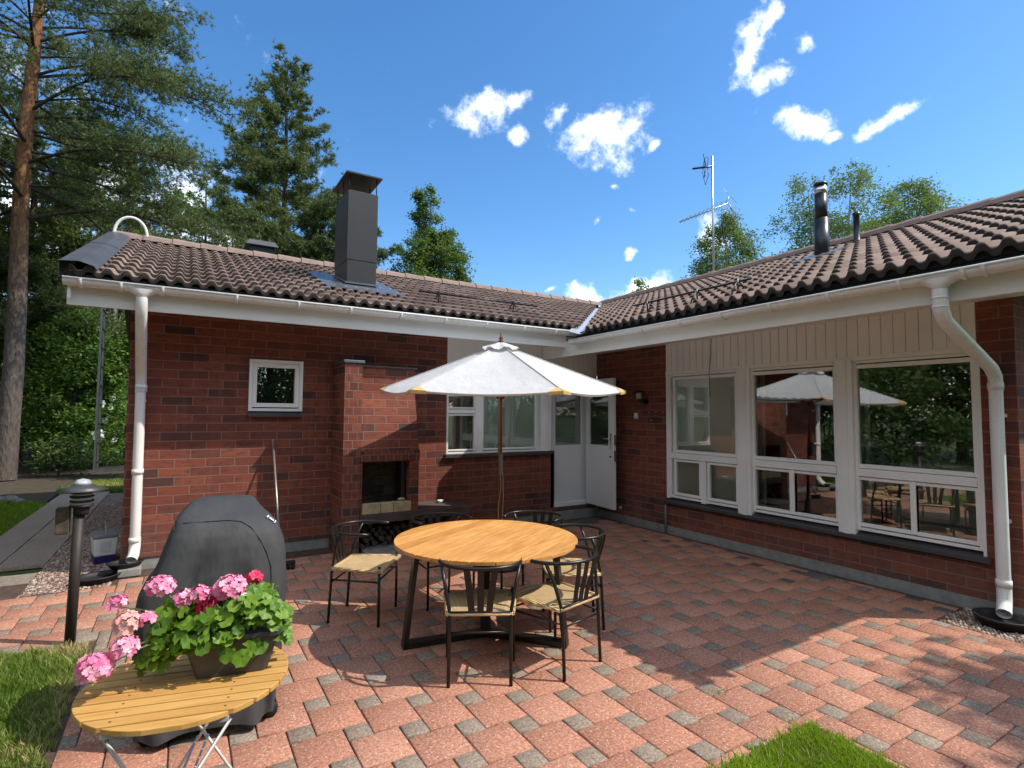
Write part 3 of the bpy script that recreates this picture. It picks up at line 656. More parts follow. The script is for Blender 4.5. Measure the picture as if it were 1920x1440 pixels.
# outer door leaf standing open
od = MB(); L = .78; th = .05
M = T(-.20, .0, 0) @ Rz(R_(-95.5))
od.box(0, -th, .225, L, 0, 1.205, 0, M); od.box(0, -th, 1.205, .10, 0, 2.275, 0, M); od.box(L-.14, -th, 1.205, L, 0, 2.275, 0, M); od.box(.10, -th, 2.14, L-.14, 0, 2.275, 0, M)
odr = od.build('open_door', DOORW, H, bevel=.006)
mb = MB(); mb.box(.10, -.030, 1.205, L-.14, -.024, 2.14, 0, M); mb.build('pane', GLASS, odr)
mb = MB()
for sgn in (-1, 1):
    y0 = -th-.05 if sgn < 0 else .05
    mb.tube([(L-.065, -th if sgn < 0 else 0, 1.32), (L-.065, y0, 1.32), (L-.19, y0, 1.32)], .010, 8, 0, M)
    mb.box(L-.085, -th-.006 if sgn < 0 else 0, 1.16, L-.045, -th if sgn < 0 else .006, 1.40, 0, M)
mb.build('handle', CHROME, odr)
mb = MB(); mb.box(L, -th+.012, 1.22, L+.003, -.012, 1.38, 0, M); mb.box(L, -th+.012, .97, L+.003, -.012, 1.14, 0, M); mb.build('lock_plate', simple('dark_lock_plate', (.05, .05, .055), .35, .6), odr)
mb = MB(); mb.tube([(L-.075, -th, 1.04), (L-.075, -th-.014, 1.04)], .016, 10, 0, M); mb.build('lock_cylinder', simple('dark_lock_cylinder', (.06, .055, .05), .3, .8), odr)

# --- outdoor fireplace
FPL = MB(); FPL.box(-4.42, -.60, 0, -4.21, -.002, 2.30, 1); FPL.v = FPL.v
fp = FPL.build('fireplace', [BRICK, BRICK_END], H)
fp.data.polygons.foreach_set('material_index', [1 if abs(pl.normal.y) > .5 else 0 for pl in fp.data.polygons])
mb = MB(); mb.box(-4.44, -.625, 2.302, -4.19, -.002, 2.335); mb.build('pillar_cap', FLASH, fp, bevel=.004)
mb = MB(); mb.prism([(-4.208, -.002, 2.27), (-4.208, -.42, 2.27), (-4.208, -.42, 1.95), (-4.208, -.60, 1.235), (-4.208, -.002, 1.235)], (.745, 0, 0)); mb.build('hood', BRICK, fp)
mb = MB(); mb.box(-4.208, -.612, 1.105, -3.455, -.002, 1.233); mb.build('lintel', BRICK_SOLD, fp)
mb = MB(); mb.box(-4.21, -.44, 2.272, -3.44, -.002, 2.295); mb.build('hood_cap', SILL, fp, bevel=.003)
mb = MB(); mb.box(-3.585, -.60, .472, -3.463, -.002, 1.103); mb.box(-4.208, -.10, .472, -3.587, -.002, 1.103, 1); mb.box(-4.206, -.598, .472, -4.186, -.102, 1.103, 0)
mb.build('firebox', [BRICK, SOOT], fp)
mb = MB(); mb.box(-3.66, -.5, .60, -3.60, -.3, 1.09); mb.build('damper_plate', BLKM, fp)
mb = MB()
for i, (a, b) in enumerate(((-4.18, -3.955), (-3.95, -3.79), (-3.785, -3.56))): mb.box(a, -.61, .472, b, -.50, .595)
mb.build('firebrick_sill', FIREB, fp, bevel=.006)
mb = MB(); mb.box(-4.205, -.64, .365, -2.72, -.002, .470); mb.build('hearth_slab', SLABM, fp, bevel=.006)
mb = MB(); mb.box(-4.15, -.95, -.03, -3.47, -.002, .035); mb.build('hearth_base', CONC, fp, bevel=.005)
mb = MB(); mb.prism([(-2.76, -.002, .362), (-2.76, -.34, .362), (-2.76, -.34, .33), (-2.76, -.002, .14)], (-.06, 0, 0)); mb.build('slab_bracket', CONC, fp)
lg = None
for k in range(30):
    c, r = k % 7, k // 7
    x = -4.14 + c*.098 + (.05 if r % 2 else 0); z = .068 + r*.062; rr = random.uniform(.030, .042)
    mb = MB(); n = random.choice((5, 6, 7)); ph = random.random()*3
    mb.tube([(0, 0, 0), (0, random.uniform(.25, .33), 0)], rr, n, flat=random.uniform(.7, 1))
    o = mb.build('firewood_log', LOGM, loc=(x+random.uniform(-.012, .012), -.50+random.uniform(0, .10), z+random.uniform(-.006, .006)), rot=(0, ph, random.uniform(-.1, .1)))
    tag(o, 'split firewood log in the dark pile under the hearth slab', 'log', 'firewood logs stacked under the hearth slab')

# --- eaves
zA = lambda y: 3.27+.36*y
YR = 2.82
mb = MB(); mb.box(-7.04, -.65, 2.705, -1.15, -.622, 2.93); mb.build('fascia', FASC, H, bevel=.003)
mb = MB(); mb.box(-1.15, -6.1, 2.57, -1.122, -.02, 2.80); mb.build('fascia', FASC, H, bevel=.003)
mb = MB(); mb.box(-6.58, -.622, WT_A, .3, 0.3, WT_A+.03); mb.build('soffit', CREAM, H)
mb = MB(); mb.prism([(-7.0, -.62, 2.84), (-6.58, -.62, 2.84), (-6.58, -.30, 3.02), (-6.58, YR, zA(YR)-.16), (-7.0, YR, zA(YR)-.16), (-7.0, -.30, 3.02)], (0, 0, .02)); mb.build('soffit', CREAM, H)
mb = MB(); mb.box(-1.122, -6.1, 2.735, 0, -.02, 2.755); mb.box(0, -6.1, WT_B, 3.2, -5.47, WT_B+.03); mb.build('soffit', CREAM, H)
mb = MB(); mb.box(-7.04, -.72, 2.925, -.95, -.66, 2.99); mb.build('eave_board', UNDER, H)
mb = MB(); mb.box(-1.21, -6.1, 2.79, -1.16, -1.05, 2.885); mb.build('eave_board', UNDER, H)
def gutter(p0, p1, out, r=.065):
    """half-round gutter, open upwards"""
    mb = MB(); p0, p1, out = Vector(p0), Vector(p1), Vector(out); V = []; n = 12
    for p in (p0, p1):
        for rr in (r, r-.006):
            for j in range(n+1):
                a = math.pi*j/n; V.append(p + out*math.cos(a)*rr - Vector((0, 0, 1))*math.sin(a)*rr)
    k = n+1; F = []
    for j in range(n):
        F += [(j, j+1, 2*k+j+1, 2*k+j), (k+j+1, k+j, 3*k+j, 3*k+j+1)]
    F += [(0, 2*k, 3*k, k), (n, k+n, 3*k+n, 2*k+n)]
    mb.add(V, F, smooth=True)
    for p in (0, 2*k): mb.add([V[p+j] for j in range(k)], [tuple(range(k))])
    mb.tube([p0+out*r, p1+out*r], .011, 8); return mb
def bracket_strap(p, out, along, r=.068):
    mb = MB(); p, out, along = Vector(p), Vector(out), Vector(along); V = []; n = 12
    for s in (-1, 1):
        for rr in (r, r+.008):
            for j in range(n+1):
                a = math.pi*j/n; V.append(p + along*s*.014 + out*math.cos(a)*rr - Vector((0, 0, 1))*math.sin(a)*rr)
    k = n+1; F = []
    for j in range(n): F += [(k+j, k+j+1, 3*k+j+1, 3*k+j), (k+j+1, k+j, j, j+1), (2*k+j, 3*k+j, 3*k+j+1, 2*k+j+1)]
    mb.add(V, F, smooth=True); return mb
GA = (-.735, 2.935); GB = (-1.235, 2.775)
g1 = gutter((-7.06, GA[0], GA[1]), (-1.04, GA[0], GA[1]), (0, -1, 0)).build('gutter', GUTW, H)
for x in (-6.93, -6.62, -6.28, -5.62, -5.0, -4.42, -3.8, -3.2, -2.6, -2.0, -1.45): bracket_strap((x, GA[0], GA[1]), (0, -1, 0), (1, 0, 0)).build('bracket', GUTW, g1)
g2 = gutter((GB[0], -6.15, GB[1]), (GB[0], -.90, GB[1]), (-1, 0, 0)).build('gutter', GUTW, H)
for y in (-1.15, -1.75, -2.35, -2.95, -3.5, -4.05, -4.6, -5.15, -5.56, -5.68): bracket_strap((GB[0], y, GB[1]), (-1, 0, 0), (0, 1, 0)).build('bracket', GUTW, g2)
# gutter outlets and downpipes
def outlet(mb, x, y, z, along):
    M = T(x, y, z)
    V = []; n = 16
    for t, hw, rr in ((0, .17, .070), (.35, .115, .068), (.7, .06, .062), (1, .045, .046)):
        for j in range(n):
            a = 2*math.pi*j/n; c, s = math.cos(a), math.sin(a)
            px = along[0]*c*hw + along[1]*s*rr; py = along[1]*c*hw + along[0]*s*rr
            V.append((px, py, -.035-t*.085))
    F = [(i*n+j, i*n+(j+1) % n, (i+1)*n+(j+1) % n, (i+1)*n+j) for i in range(3) for j in range(n)]
    mb.add(V, F, 0, M, True)
mb = MB(); outlet(mb, -6.45, GA[0], GA[1], (1, 0)); P = [(-6.45, GA[0], 2.83), (-6.45, GA[0], 2.74), (-6.452, -.66, 2.64), (-6.46, -.20, 2.15), (-6.46, -.10, 2.04), (-6.46, -.10, 1.90)]
mb.tube(P, .051, 16, caps=False); mb.tube([(-6.46, -.10, 1.99), (-6.45, -.10, .34)], .048, 16, caps=False)
mb.tube([(-6.45, -.10, .36), (-6.45, -.10, .27), (-6.455, -.16, .19), (-6.47, -.22, .15)], .052, 16, caps=False)
for z in (1.985, 1.96, 1.08, .36): mb.tube([(-6.455, -.10, z), (-6.455, -.10, z-.05)], .055, 16)
dpa = mb.build('downpipe', GUTW, H)
mb = MB(); mb.box(-6.50, -.06, 1.05, -6.41, .0, 1.08); mb.box(-6.50, -.06, 1.80, -6.41, .0, 1.83); mb.build('bracket', GUTW, dpa)
mb = MB(); outlet(mb, GB[0], -5.40, GB[1], (0, 1)); P = [(GB[0], -5.40, 2.66), (GB[0], -5.40, 2.52), (-1.16, -5.397, 2.43), (-.20, -5.365, 2.12), (-.10, -5.36, 2.05), (-.10, -5.36, 1.92)]
mb.tube(P, .051, 16, caps=False); mb.tube([(-.10, -5.36, 2.03), (-.10, -5.36, .26)], .049, 16, caps=False)
mb.tube([(-.10, -5.36, .28), (-.10, -5.36, .17), (-.145, -5.37, .115), (-.21, -5.385, .075)], .052, 16, caps=False)
for z in (2.0, .33): mb.tube([(-.10, -5.36, z), (-.10, -5.36, z-.06)], .056, 16)
for z in (2.60, 2.53): mb.tube([(GB[0], -5.40, z), (GB[0], -5.40, z-.012)], .054, 16)
dpb = mb.build('downpipe', GUTW, H)
mb = MB(); mb.box(-.06, -5.40, 1.70, 0, -5.32, 1.73); mb.box(-.06, -5.40, .8, 0, -5.32, .83); mb.build('bracket', GUTW, dpb)

# --- tiled roofs: wave-profile tiles in overlapping courses
KA, KB = .36, .38
aA, aB = math.atan(KA), math.atan(KB)
VALN = Vector((1.056, -1, 0)).normalized(); VALP = Vector((0, .208, 0))
def tiles(name, O, U, Sv, N, ulen, slen, cuts, wave=.146, amp=.026, course=.335):
    O, U, Sv, N = Vector(O), Vector(U), Vector(Sv), Vector(N)
    nu = int(ulen/wave*12); us = np.linspace(0, ulen, nu+1); nc = math.ceil(slen/course)
    wv = amp*np.tanh(1.7*np.cos(us*2*np.pi/wave))/math.tanh(1.7); o_ = np.array(O); Ua, Sa, Na = np.array(U), np.array(Sv), np.array(N)
    V = []; F = []; var = []; sm = []
    tl = np.floor(us/(2*wave)+.25).astype(int)
    for c in range(nc):
        s0 = c*course; s1 = min((c+1)*course, slen)
        vr = RNG.random(tl.max()+2)
        base = len(V)*(nu+1)
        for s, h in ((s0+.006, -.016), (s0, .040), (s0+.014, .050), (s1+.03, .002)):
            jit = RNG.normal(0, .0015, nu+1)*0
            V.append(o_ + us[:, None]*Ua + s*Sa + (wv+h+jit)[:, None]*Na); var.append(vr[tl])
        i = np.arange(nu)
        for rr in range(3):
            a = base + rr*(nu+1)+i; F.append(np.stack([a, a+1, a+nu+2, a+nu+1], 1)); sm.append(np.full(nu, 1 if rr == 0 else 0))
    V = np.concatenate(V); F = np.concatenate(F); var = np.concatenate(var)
    ob = raw(name, V, F, [TILE, TILESHADE], H, var=var, smooth=True, midx=np.concatenate(sm))
    if cuts:
        bm = bmesh.new(); bm.from_mesh(ob.data)
        for co, no in cuts: bmesh.ops.bisect_plane(bm, geom=bm.verts[:]+bm.edges[:]+bm.faces[:], plane_co=co, plane_no=no, clear_outer=True)
        bm.to_mesh(ob.data); bm.free()
    uvbox(ob.data); return ob
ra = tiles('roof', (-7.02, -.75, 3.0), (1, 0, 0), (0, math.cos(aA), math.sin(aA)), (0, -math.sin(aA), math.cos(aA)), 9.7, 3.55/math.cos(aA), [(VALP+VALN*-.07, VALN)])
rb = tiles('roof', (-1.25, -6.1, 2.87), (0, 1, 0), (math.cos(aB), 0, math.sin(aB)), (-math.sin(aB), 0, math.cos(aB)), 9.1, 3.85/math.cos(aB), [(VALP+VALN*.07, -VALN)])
zA = lambda y: 3.27+KA*y
zB = lambda x: 3.345+KB*x
# far slopes and closing gable, plain sheets of the same tile
def slab(name, P, m, par, t=.04):
    mb = MB(); mb.prism(P, (0, 0, -t)); return mb.build(name, m, par)
YR, XR = 2.82, 2.62
slab('roof', [(-7.02, YR, zA(YR)), (XR+3, YR, zA(YR)), (XR+3, YR+3.6, zA(YR)-KA*3.6), (-7.02, YR+3.6, zA(YR)-KA*3.6)], TILE, H)
slab('roof', [(XR, -6.1, zB(XR)), (XR, YR+3.6, zB(XR)), (XR+3.9, YR+3.6, zB(XR)-KB*3.9), (XR+3.9, -6.1, zB(XR)-KB*3.9)], TILE, H)
mb = MB(); mb.prism([(0, -6.02, WT_B), (XR, -6.02, zB(XR)-.06), (XR+3.6, -6.02, 3.0)], (0, .05, 0)); mb.build('gable_end', CREAM, H)
# underlay below the tiles so no light leaks into the loft
mb = MB(); mb.add([(-7.0, -.74, zA(-.74)-.045), (-.9, -.74, zA(-.74)-.045), (2.45, YR, zA(YR)-.045), (-7.0, YR, zA(YR)-.045)], [(0, 1, 2, 3)])
mb.add([(-1.23, -6.1, zB(-1.23)-.045), (XR, -6.1, zB(XR)-.045), (XR, 2.9, zB(XR)-.045), (-1.23, -1.12, zB(-1.23)-.045)], [(0, 1, 2, 3)])
mb.build('roof_underlay', UNDER, H)
# ridge caps
def ridge(p0, p1, n, nm='ridge_tile'):
    mb = MB(); p0, p1 = Vector(p0), Vector(p1); d = (p1-p0); L = d.length/n; d.normalize(); sd = Vector((0, 0, 1)).cross(d)
    for i in range(n):
        a = p0+d*L*i; V = []
        for t, s in ((0, 1.0), (L*1.06, .86)):
            for u, z in ((-.125, -.075), (-.10, -.005), (-.045, .035), (.045, .035), (.10, -.005), (.125, -.075)): V.append(a+d*t+sd*u*s+Vector((0, 0, z*s+(.012 if t == 0 else 0))))
        mb.add(V, [(j, j+1, 7+j, 6+j) for j in range(5)]+[(5, 4, 3, 2, 1, 0)], smooth=False)
    return mb.build(nm, RIDGE, H)
RIDGE = simple('brown_ridge_tile', (.25, .175, .145), .8, 0, .18, 4, bump=.2)
ridge((-7.04, YR, zA(YR)+.085), (2.5, YR, zA(YR)+.085), 25); ridge((XR, -6.12, zB(XR)+.09), (XR, 3.0, zB(XR)+.09), 24)
# valley flashing
mb = MB()
for sgn, zf in ((-1, 'A'), (1, 'B')):
    pts = []
    for x in (-1.30, 2.45):
        y = 1.056*x+.208; q = Vector((x, y, 0)); off = VALN*(.16*sgn)
        z0 = (zA(y)+zB(x))/2 - .02
        p = q+off; pts.append((Vector((x, y, z0)), Vector((p.x, p.y, (zA(p.y) if sgn < 0 else zB(p.x))-.012))))
    mb.add([pts[0][0], pts[1][0], pts[1][1], pts[0][1]], [(0, 1, 2, 3)])
mb.build('valley_flashing', simple('pale_valley_sheet', (.55, .58, .62), .35, .4, .1, 4), H)
# verge flashing at the left gable
mb = MB(); c_, s_ = math.cos(aA), math.sin(aA); LS = 3.58/c_
def vA(u, s, h): return (-7.02+u, -.75+s*c_-h*s_, 3.0+s*s_+h*c_)
for a, b, k in ((0, .5, 0), (.5, 1.02, 1)):
    h = .098+.004*k
    mb.add([vA(-.07, LS*a-.03, h), vA(.06, LS*a-.03, h+.012), vA(.085, LS*a-.03, h+.012), vA(.19, LS*a-.03, h-.02), vA(.215, LS*a-.03, h-.055), vA(-.07, LS*b, h), vA(.06, LS*b, h+.012), vA(.085, LS*b, h+.012), vA(.19, LS*b, h-.02), vA(.215, LS*b, h-.055),
            vA(-.07, LS*a-.03, h-.16), vA(-.07, LS*b, h-.16)], [(0, 1, 6, 5), (1, 2, 7, 6), (2, 3, 8, 7), (3, 4, 9, 8), (10, 0, 5, 11)])
mb.build('verge_flashing', simple('grey_verge_sheet', (.085, .088, .096), .45, .2, .15, 4), H)
mb = MB(); mb.prism([(-7.03, -.72, 2.76), (-7.03, YR, zA(YR)-.27), (-7.03, YR, zA(YR)-.03), (-7.03, -.72, 2.95)], (.028, 0, 0)); mb.build('bargeboard', FASC, H)
# snow guards
def snow(nm, pts_rail, feet, nrm):
    mb = MB()
    for p, q in pts_rail: mb.tube([p, q], .013, 8)
    for f in feet:
        f = Vector(f); a, b, c = nrm
        mb.tube([f, f+Vector(a)*.18], .010, 6); mb.tube([f+Vector(b)*.16-Vector(a)*.0, f+Vector(a)*.17], .009, 6); mb.tube([f-Vector(b)*.16, f+Vector(a)*.17], .009, 6)
    return mb.build(nm, BLKM, H)
snow('snow_guard', [((-3.3, -.08, zA(-.08)+.17), (-1.30, -.08, zA(-.08)+.17))], [(x, -.08, zA(-.08)+.02) for x in (-3.0, -1.75)], ((0, -s_*.3, 1), (0, c_, s_), 0))
snow('snow_guard', [((-.92, -1.85, zB(-.92)+.17), (-.92, -3.6, zB(-.92)+.17))], [(-.92, y, zB(-.92)+.02) for y in (-2.1, -2.9, -3.45)], ((-.1, 0, 1), (math.cos(aB), 0, math.sin(aB)), 0))
# chimney with sheet-metal cladding
cx0, cx1, cy0, cy1 = -4.17, -3.755, .42, 1.14; zt = 4.84
mb = MB(); mb.box(cx0, cy0, zA(cy0)-.1, cx1, cy1, 3.86); mb.box(cx0-.006, cy0-.006, 3.85, cx1+.006, cy1+.006, zt); ch = mb.build('chimney', DKGM, H, bevel=.004)
mb = MB(); mb.box(cx0+.03, cy0+.03, zt, cx1-.03, cy1-.03, zt+.02)
for x in (cx0+.015, cx1-.015):
    for y in (cy0+.015, (cy0+cy1)/2, cy1-.015): mb.tube([(x, y, zt-.05), (x, y, zt+.23)], .008, 6)
mb.build('chimney_collar', BLKM, ch)
mb = MB(); mb.box(cx0-.05, cy0-.065, zt+.225, cx1+.05, cy1+.065, zt+.245); mb.prism([(cx0-.05, cy0-.065, zt+.246), (cx1+.05, cy0-.065, zt+.246), (cx1+.05, (cy0+cy1)/2, zt+.285), (cx0-.05, (cy0+cy1)/2, zt+.225)], (0, 0, -.002)); mb.build('chimney_cap', DKGM, ch)
mb = MB(); V = [(-4.5, -.02), (-3.50, -.02), (-3.48, .1), (-3.50, 1.35), (-4.5, 1.35)]
mb.prism([(x, y, zA(y)+.074) for x, y in ((-4.52, .0), (-3.47, .0), (-3.47, 1.4), (-4.52, 1.4))], (0, 0, -.012)); mb.prism([(cx0-.03, cy0-.04, zA(cy0)+.10), (cx1+.03, cy0-.04, zA(cy0)+.10), (cx1+.03, cy1, zA(cy1)+.10), (cx0-.03, cy1, zA(cy1)+.10)], (0, 0, -.02)); mb.build('chimney_flashing', FLASH, ch)
# box vent behind the ridge
mb = MB(); mb.box(-5.18, 2.95, 4.1, -4.78, 3.35, 4.58); rv = mb.build('roof_vent', BLKM, H)
mb = MB(); mb.prism([(-5.24, 2.88, 4.56), (-4.72, 2.88, 4.56), (-4.78, 2.96, 4.66), (-5.18, 2.96, 4.66)], (0, .46, 0)); mb.build('vent_cap', simple('grey_vent_cap', (.08, .083, .086), .5), rv)
# ladder handrail hoops on the ridge and gable ladder
mb = MB()
for y, dz, r in ((YR-.08, 0, .205), (YR+.75, -.16, .20)):
    pts = [(-6.82+r*math.cos(a), y, zA(YR)+.06+dz+.02+.27*math.sin(a)) for a in np.linspace(0, math.pi, 15)]
    pts = [(pts[0][0], y, zA(YR)-.1+dz)]+pts+[(pts[-1][0], y, zA(YR)-.1+dz)]; mb.tube(pts, .021, 8)
mb.build('ladder_hoop', GUTW, H)
mb = MB()
for y in (2.62, 2.98): mb.bar((-7.11, y, .82), (-7.11, y, 3.6), .05, .028, 0, (1, 0, 0))
for k in range(10): mb.tube([(-7.11, 2.62, .95+k*.28), (-7.11, 2.98, .95+k*.28)], .013, 6)
for y in (2.62, 2.98): mb.bar((-7.11, y, .84), (-6.58, y, .86), .03, .05)
mb.build('wall_ladder', GALV, H)
# flue, vent pipe and aerial on the right-hand roof
fx, fy = 1.40, -3.10
mb = MB(); mb.lathe([(.098, zB(fx)-.15), (.092, zB(fx)+.55)], 24, 0, T(fx, fy, 0)); mb.lathe([(.080, zB(fx)+.54), (.080, zB(fx)+.90)], 24, 0, T(fx, fy, 0)); fl = mb.build('flue_pipe', simple('black_flue_enamel', (.022, .025, .032), .35, .2, .15, 3), H)
mb = MB(); mb.lathe([(.083, zB(fx)+.90), (.083, zB(fx)+.995)], 24, 0, T(fx, fy, 0)); mb.build('flue_band', SILVER, fl)
mb = MB(); mb.lathe([(.06, zB(fx)+.995), (.06, zB(fx)+1.02), (.09, zB(fx)+1.022), (.088, zB(fx)+1.045), (.03, zB(fx)+1.06)], 24, 0, T(fx, fy, 0)); mb.build('flue_cap', BLKM, fl)
mb = MB(); mb.prism([(fx-.35, fy-.25, zB(fx-.35)+.07), (fx+.25, fy-.25, zB(fx+.25)+.07), (fx+.25, fy+.25, zB(fx+.25)+.07), (fx-.35, fy+.25, zB(fx-.35)+.07)], (0, 0, -.01)); mb.build('flue_flashing', FLASH, fl)
mb = MB(); mb.lathe([(.055, zB(2.3)-.05), (.055, zB(2.3)+.05), (.043, zB(2.3)+.06), (.043, zB(2.3)+.42), (.05, zB(2.3)+.43), (.05, zB(2.3)+.47)], 16, 0, T(2.3, -3.12, 0)); mb.build('vent_pipe', BLKM, H)

# ------------------------------------------------------------------ wall fittings
mb = MB(); mb.tube([(-.002, -1.16, 1.90), (-.06, -1.16, 1.90), (-.12, -1.155, 1.915), (-.145, -1.15, 1.95)], [.04, .035, .03, .03], 10)
wl_ = mb.build('wall_lamp', BLKM, H)
mb = MB(); mb.lathe([(.045, 1.94), (.045, 2.03), (.02, 2.05)], 16, 0, T(-.15, -1.15, 0)); mb.build('lamp_glass', OPAL, wl_)
mb = MB()
for z in (1.945, 1.968, 1.991, 2.014): mb.lathe([(.047, z), (.056, z), (.056, z+.005), (.047, z+.005)], 16, 0, T(-.15, -1.15, 0))
mb.lathe([(.10, 2.035), (.105, 2.04), (.04, 2.075), (.0, 2.08)], 20, 0, T(-.15, -1.15, 0)); mb.build('lamp_shade', BLKM, wl_)
mb = MB(); mb.box(-.03, -.985, 1.635, -.0, -.915, 1.73); bl = mb.build('switch_box', PLASTW, H, bevel=.006)
mb = MB(); mb.box(-.034, -.97, 1.64, -.03, -.93, 1.655); mb.build('switch_rocker', PLASTG, bl)
mb = MB(); mb.box(-.02, -.60, .19, 0, -.56, .23); mb.build('socket', PLASTW, H)
mb = MB(); mb.tube([(-.015, -1.535, -.03), (-.015, -1.535, .46)], .016, 8); mb.build('conduit', simple('grey_conduit', (.2, .2, .205), .5), H)
mb = MB(); mb.tube([(-.010, -2.36, 2.74), (-.012, -2.355, 2.5), (-.045, -2.35, 2.28), (-.045, -2.36, 1.95)], .004, 6)
mb.tube([(-.012, -1.55, 1.73), (-.014, -1.3, 1.725), (-.012, -1.1, 1.73)], .003, 5); mb.build('cable', BLKP, H)
for y, z in ((-1.50, 1.74), (-1.36, 1.74), (-1.22, 1.735), (-1.26, 1.62)):
    mb = MB(); mb.lathe([(0, -.010), (.008, 0), (0, .010)], 8, 0, T(-.014, y, z)); mb.build('string_light', PLASTW, H)

# aerial: mast with two antennas (bolted to the ridge)
ax, ay = 3.40, .25; z0 = zB(XR)-.1
mb = MB(); mb.tube([(ax, ay, z0), (ax, ay, z0+2.98)], .022, 8); an = mb.build('aerial_mast', GALV, H)
def rel(p): return (ax+p[0], ay+p[1], z0+p[2])
RD = Vector((.853, -.521, 0)); FD = Vector((.52, .852, 0))
def sp(r, f, z): q = RD*r+FD*f; return rel((q.x, q.y, z))
mb = MB(); mb.tube([sp(-.70, .02, 1.55), sp(.33, .02, 1.96)], .016, 6)
for k in range(11):
    t = k/10; r = -.66+t*.86; z = 1.566+t*.344; hl = .13+.20*t
    mb.tube([sp(r-.10*hl, -hl, z-.04*hl), sp(r+.10*hl, hl, z+.04*hl)], .006, 5)
mb.tube([sp(.12, -.25, 2.17), sp(.62, .25, 2.06)], .006, 5); mb.tube([sp(.10, -.2, 1.78), sp(.66, .25, 1.66)], .006, 5); mb.tube([sp(.30, .02, 1.95), sp(.37, .05, 2.14)], .012, 5); mb.tube([sp(.33, .0, 1.96), sp(.42, .0, 1.80)], .016, 5)
mb.build('aerial', GALV, an)
mb = MB(); mb.tube([sp(-.42, 0, 2.70), sp(.04, 0, 2.76)], .022, 6)
for s in (-1, 1):
    mb.tube([sp(-.15, -.06, 2.71), sp(-.22, -.10, 2.71+s*.26), sp(-.12, .08, 2.71+s*.14), sp(-.16, .05, 2.71)], .008, 5); mb.tube([sp(-.18, .1, 2.71+s*.02), sp(-.10, .14, 2.71+s*.30), sp(-.12, -.1, 2.71+s*.2), sp(-.1, 0, 2.72)], .007, 5)
mb.build('aerial', BLKM, an)

# ------------------------------------------------------------------ round dining table
TABANG = 29
TC = (-4.02, -3.42); TR = .705
t = thing('dining_table', 'round slatted teak table on black steel legs in the middle of the patio', 'table', (TC[0], TC[1], 0))
V = []; F = []; var = []
nb = 10; bw = 2*TR/nb; ang = R_(TABANG)
mbt = MB(); vals = []
for i in range(nb):
    y0, y1 = -TR+i*bw+.0028, -TR+(i+1)*bw-.0028
    m_ = 14; up = []; dn = []
    ys = np.linspace(y0, y1, 5)
    pl = [(-math.sqrt(max(TR*TR-y*y, 0)), y) for y in ys]; pr = [(math.sqrt(max(TR*TR-y*y, 0)), y) for y in ys]
    poly = pl[::-1] + pr if False else [*pr, *pl[::-1]]
    if len(set((round(a, 4), round(b, 4)) for a, b in poly)) < 4: continue
    poly = [p for k, p in enumerate(poly) if k == 0 or (abs(p[0]-poly[k-1][0])+abs(p[1]-poly[k-1][1])) > 1e-5]
    n0 = len(mbt.v); mbt.prism([(a, b, .74) for a, b in poly], (0, 0, -.026)); vals += [random.random()]*(len(mbt.v)-n0)
top = mbt.build('table_top', TEAK, t, bevel=.003, rot=(0, 0, ang))
a_ = top.data.attributes.new('var', 'FLOAT', 'POINT'); a_.data.foreach_set('value', np.array(vals, dtype=np.float32))
mb = MB(); mb.lathe([(.60, .695), (.64, .695), (.64, .712), (.60, .712)], 40)
for an_ in (172, 310, 62):
    a = R_(an_); mb.bar((0, 0, .70), (.60*math.cos(a), .60*math.sin(a), .70), .06, .022)
mb.build('apron_ring', BLKM, t)
for an_ in (172, 310, 62):
    a = R_(an_); c, s = math.cos(a), math.sin(a); mb = MB()
    mb.bar((.63*c, .63*s, .0), (.55*c, .55*s, .70), .085, .035, 0, (c, s, 0)); mb.bar((0, 0, .022), (.645*c, .645*s, .022), .085, .042)
    mb.build('leg', BLKM, t, bevel=.004)

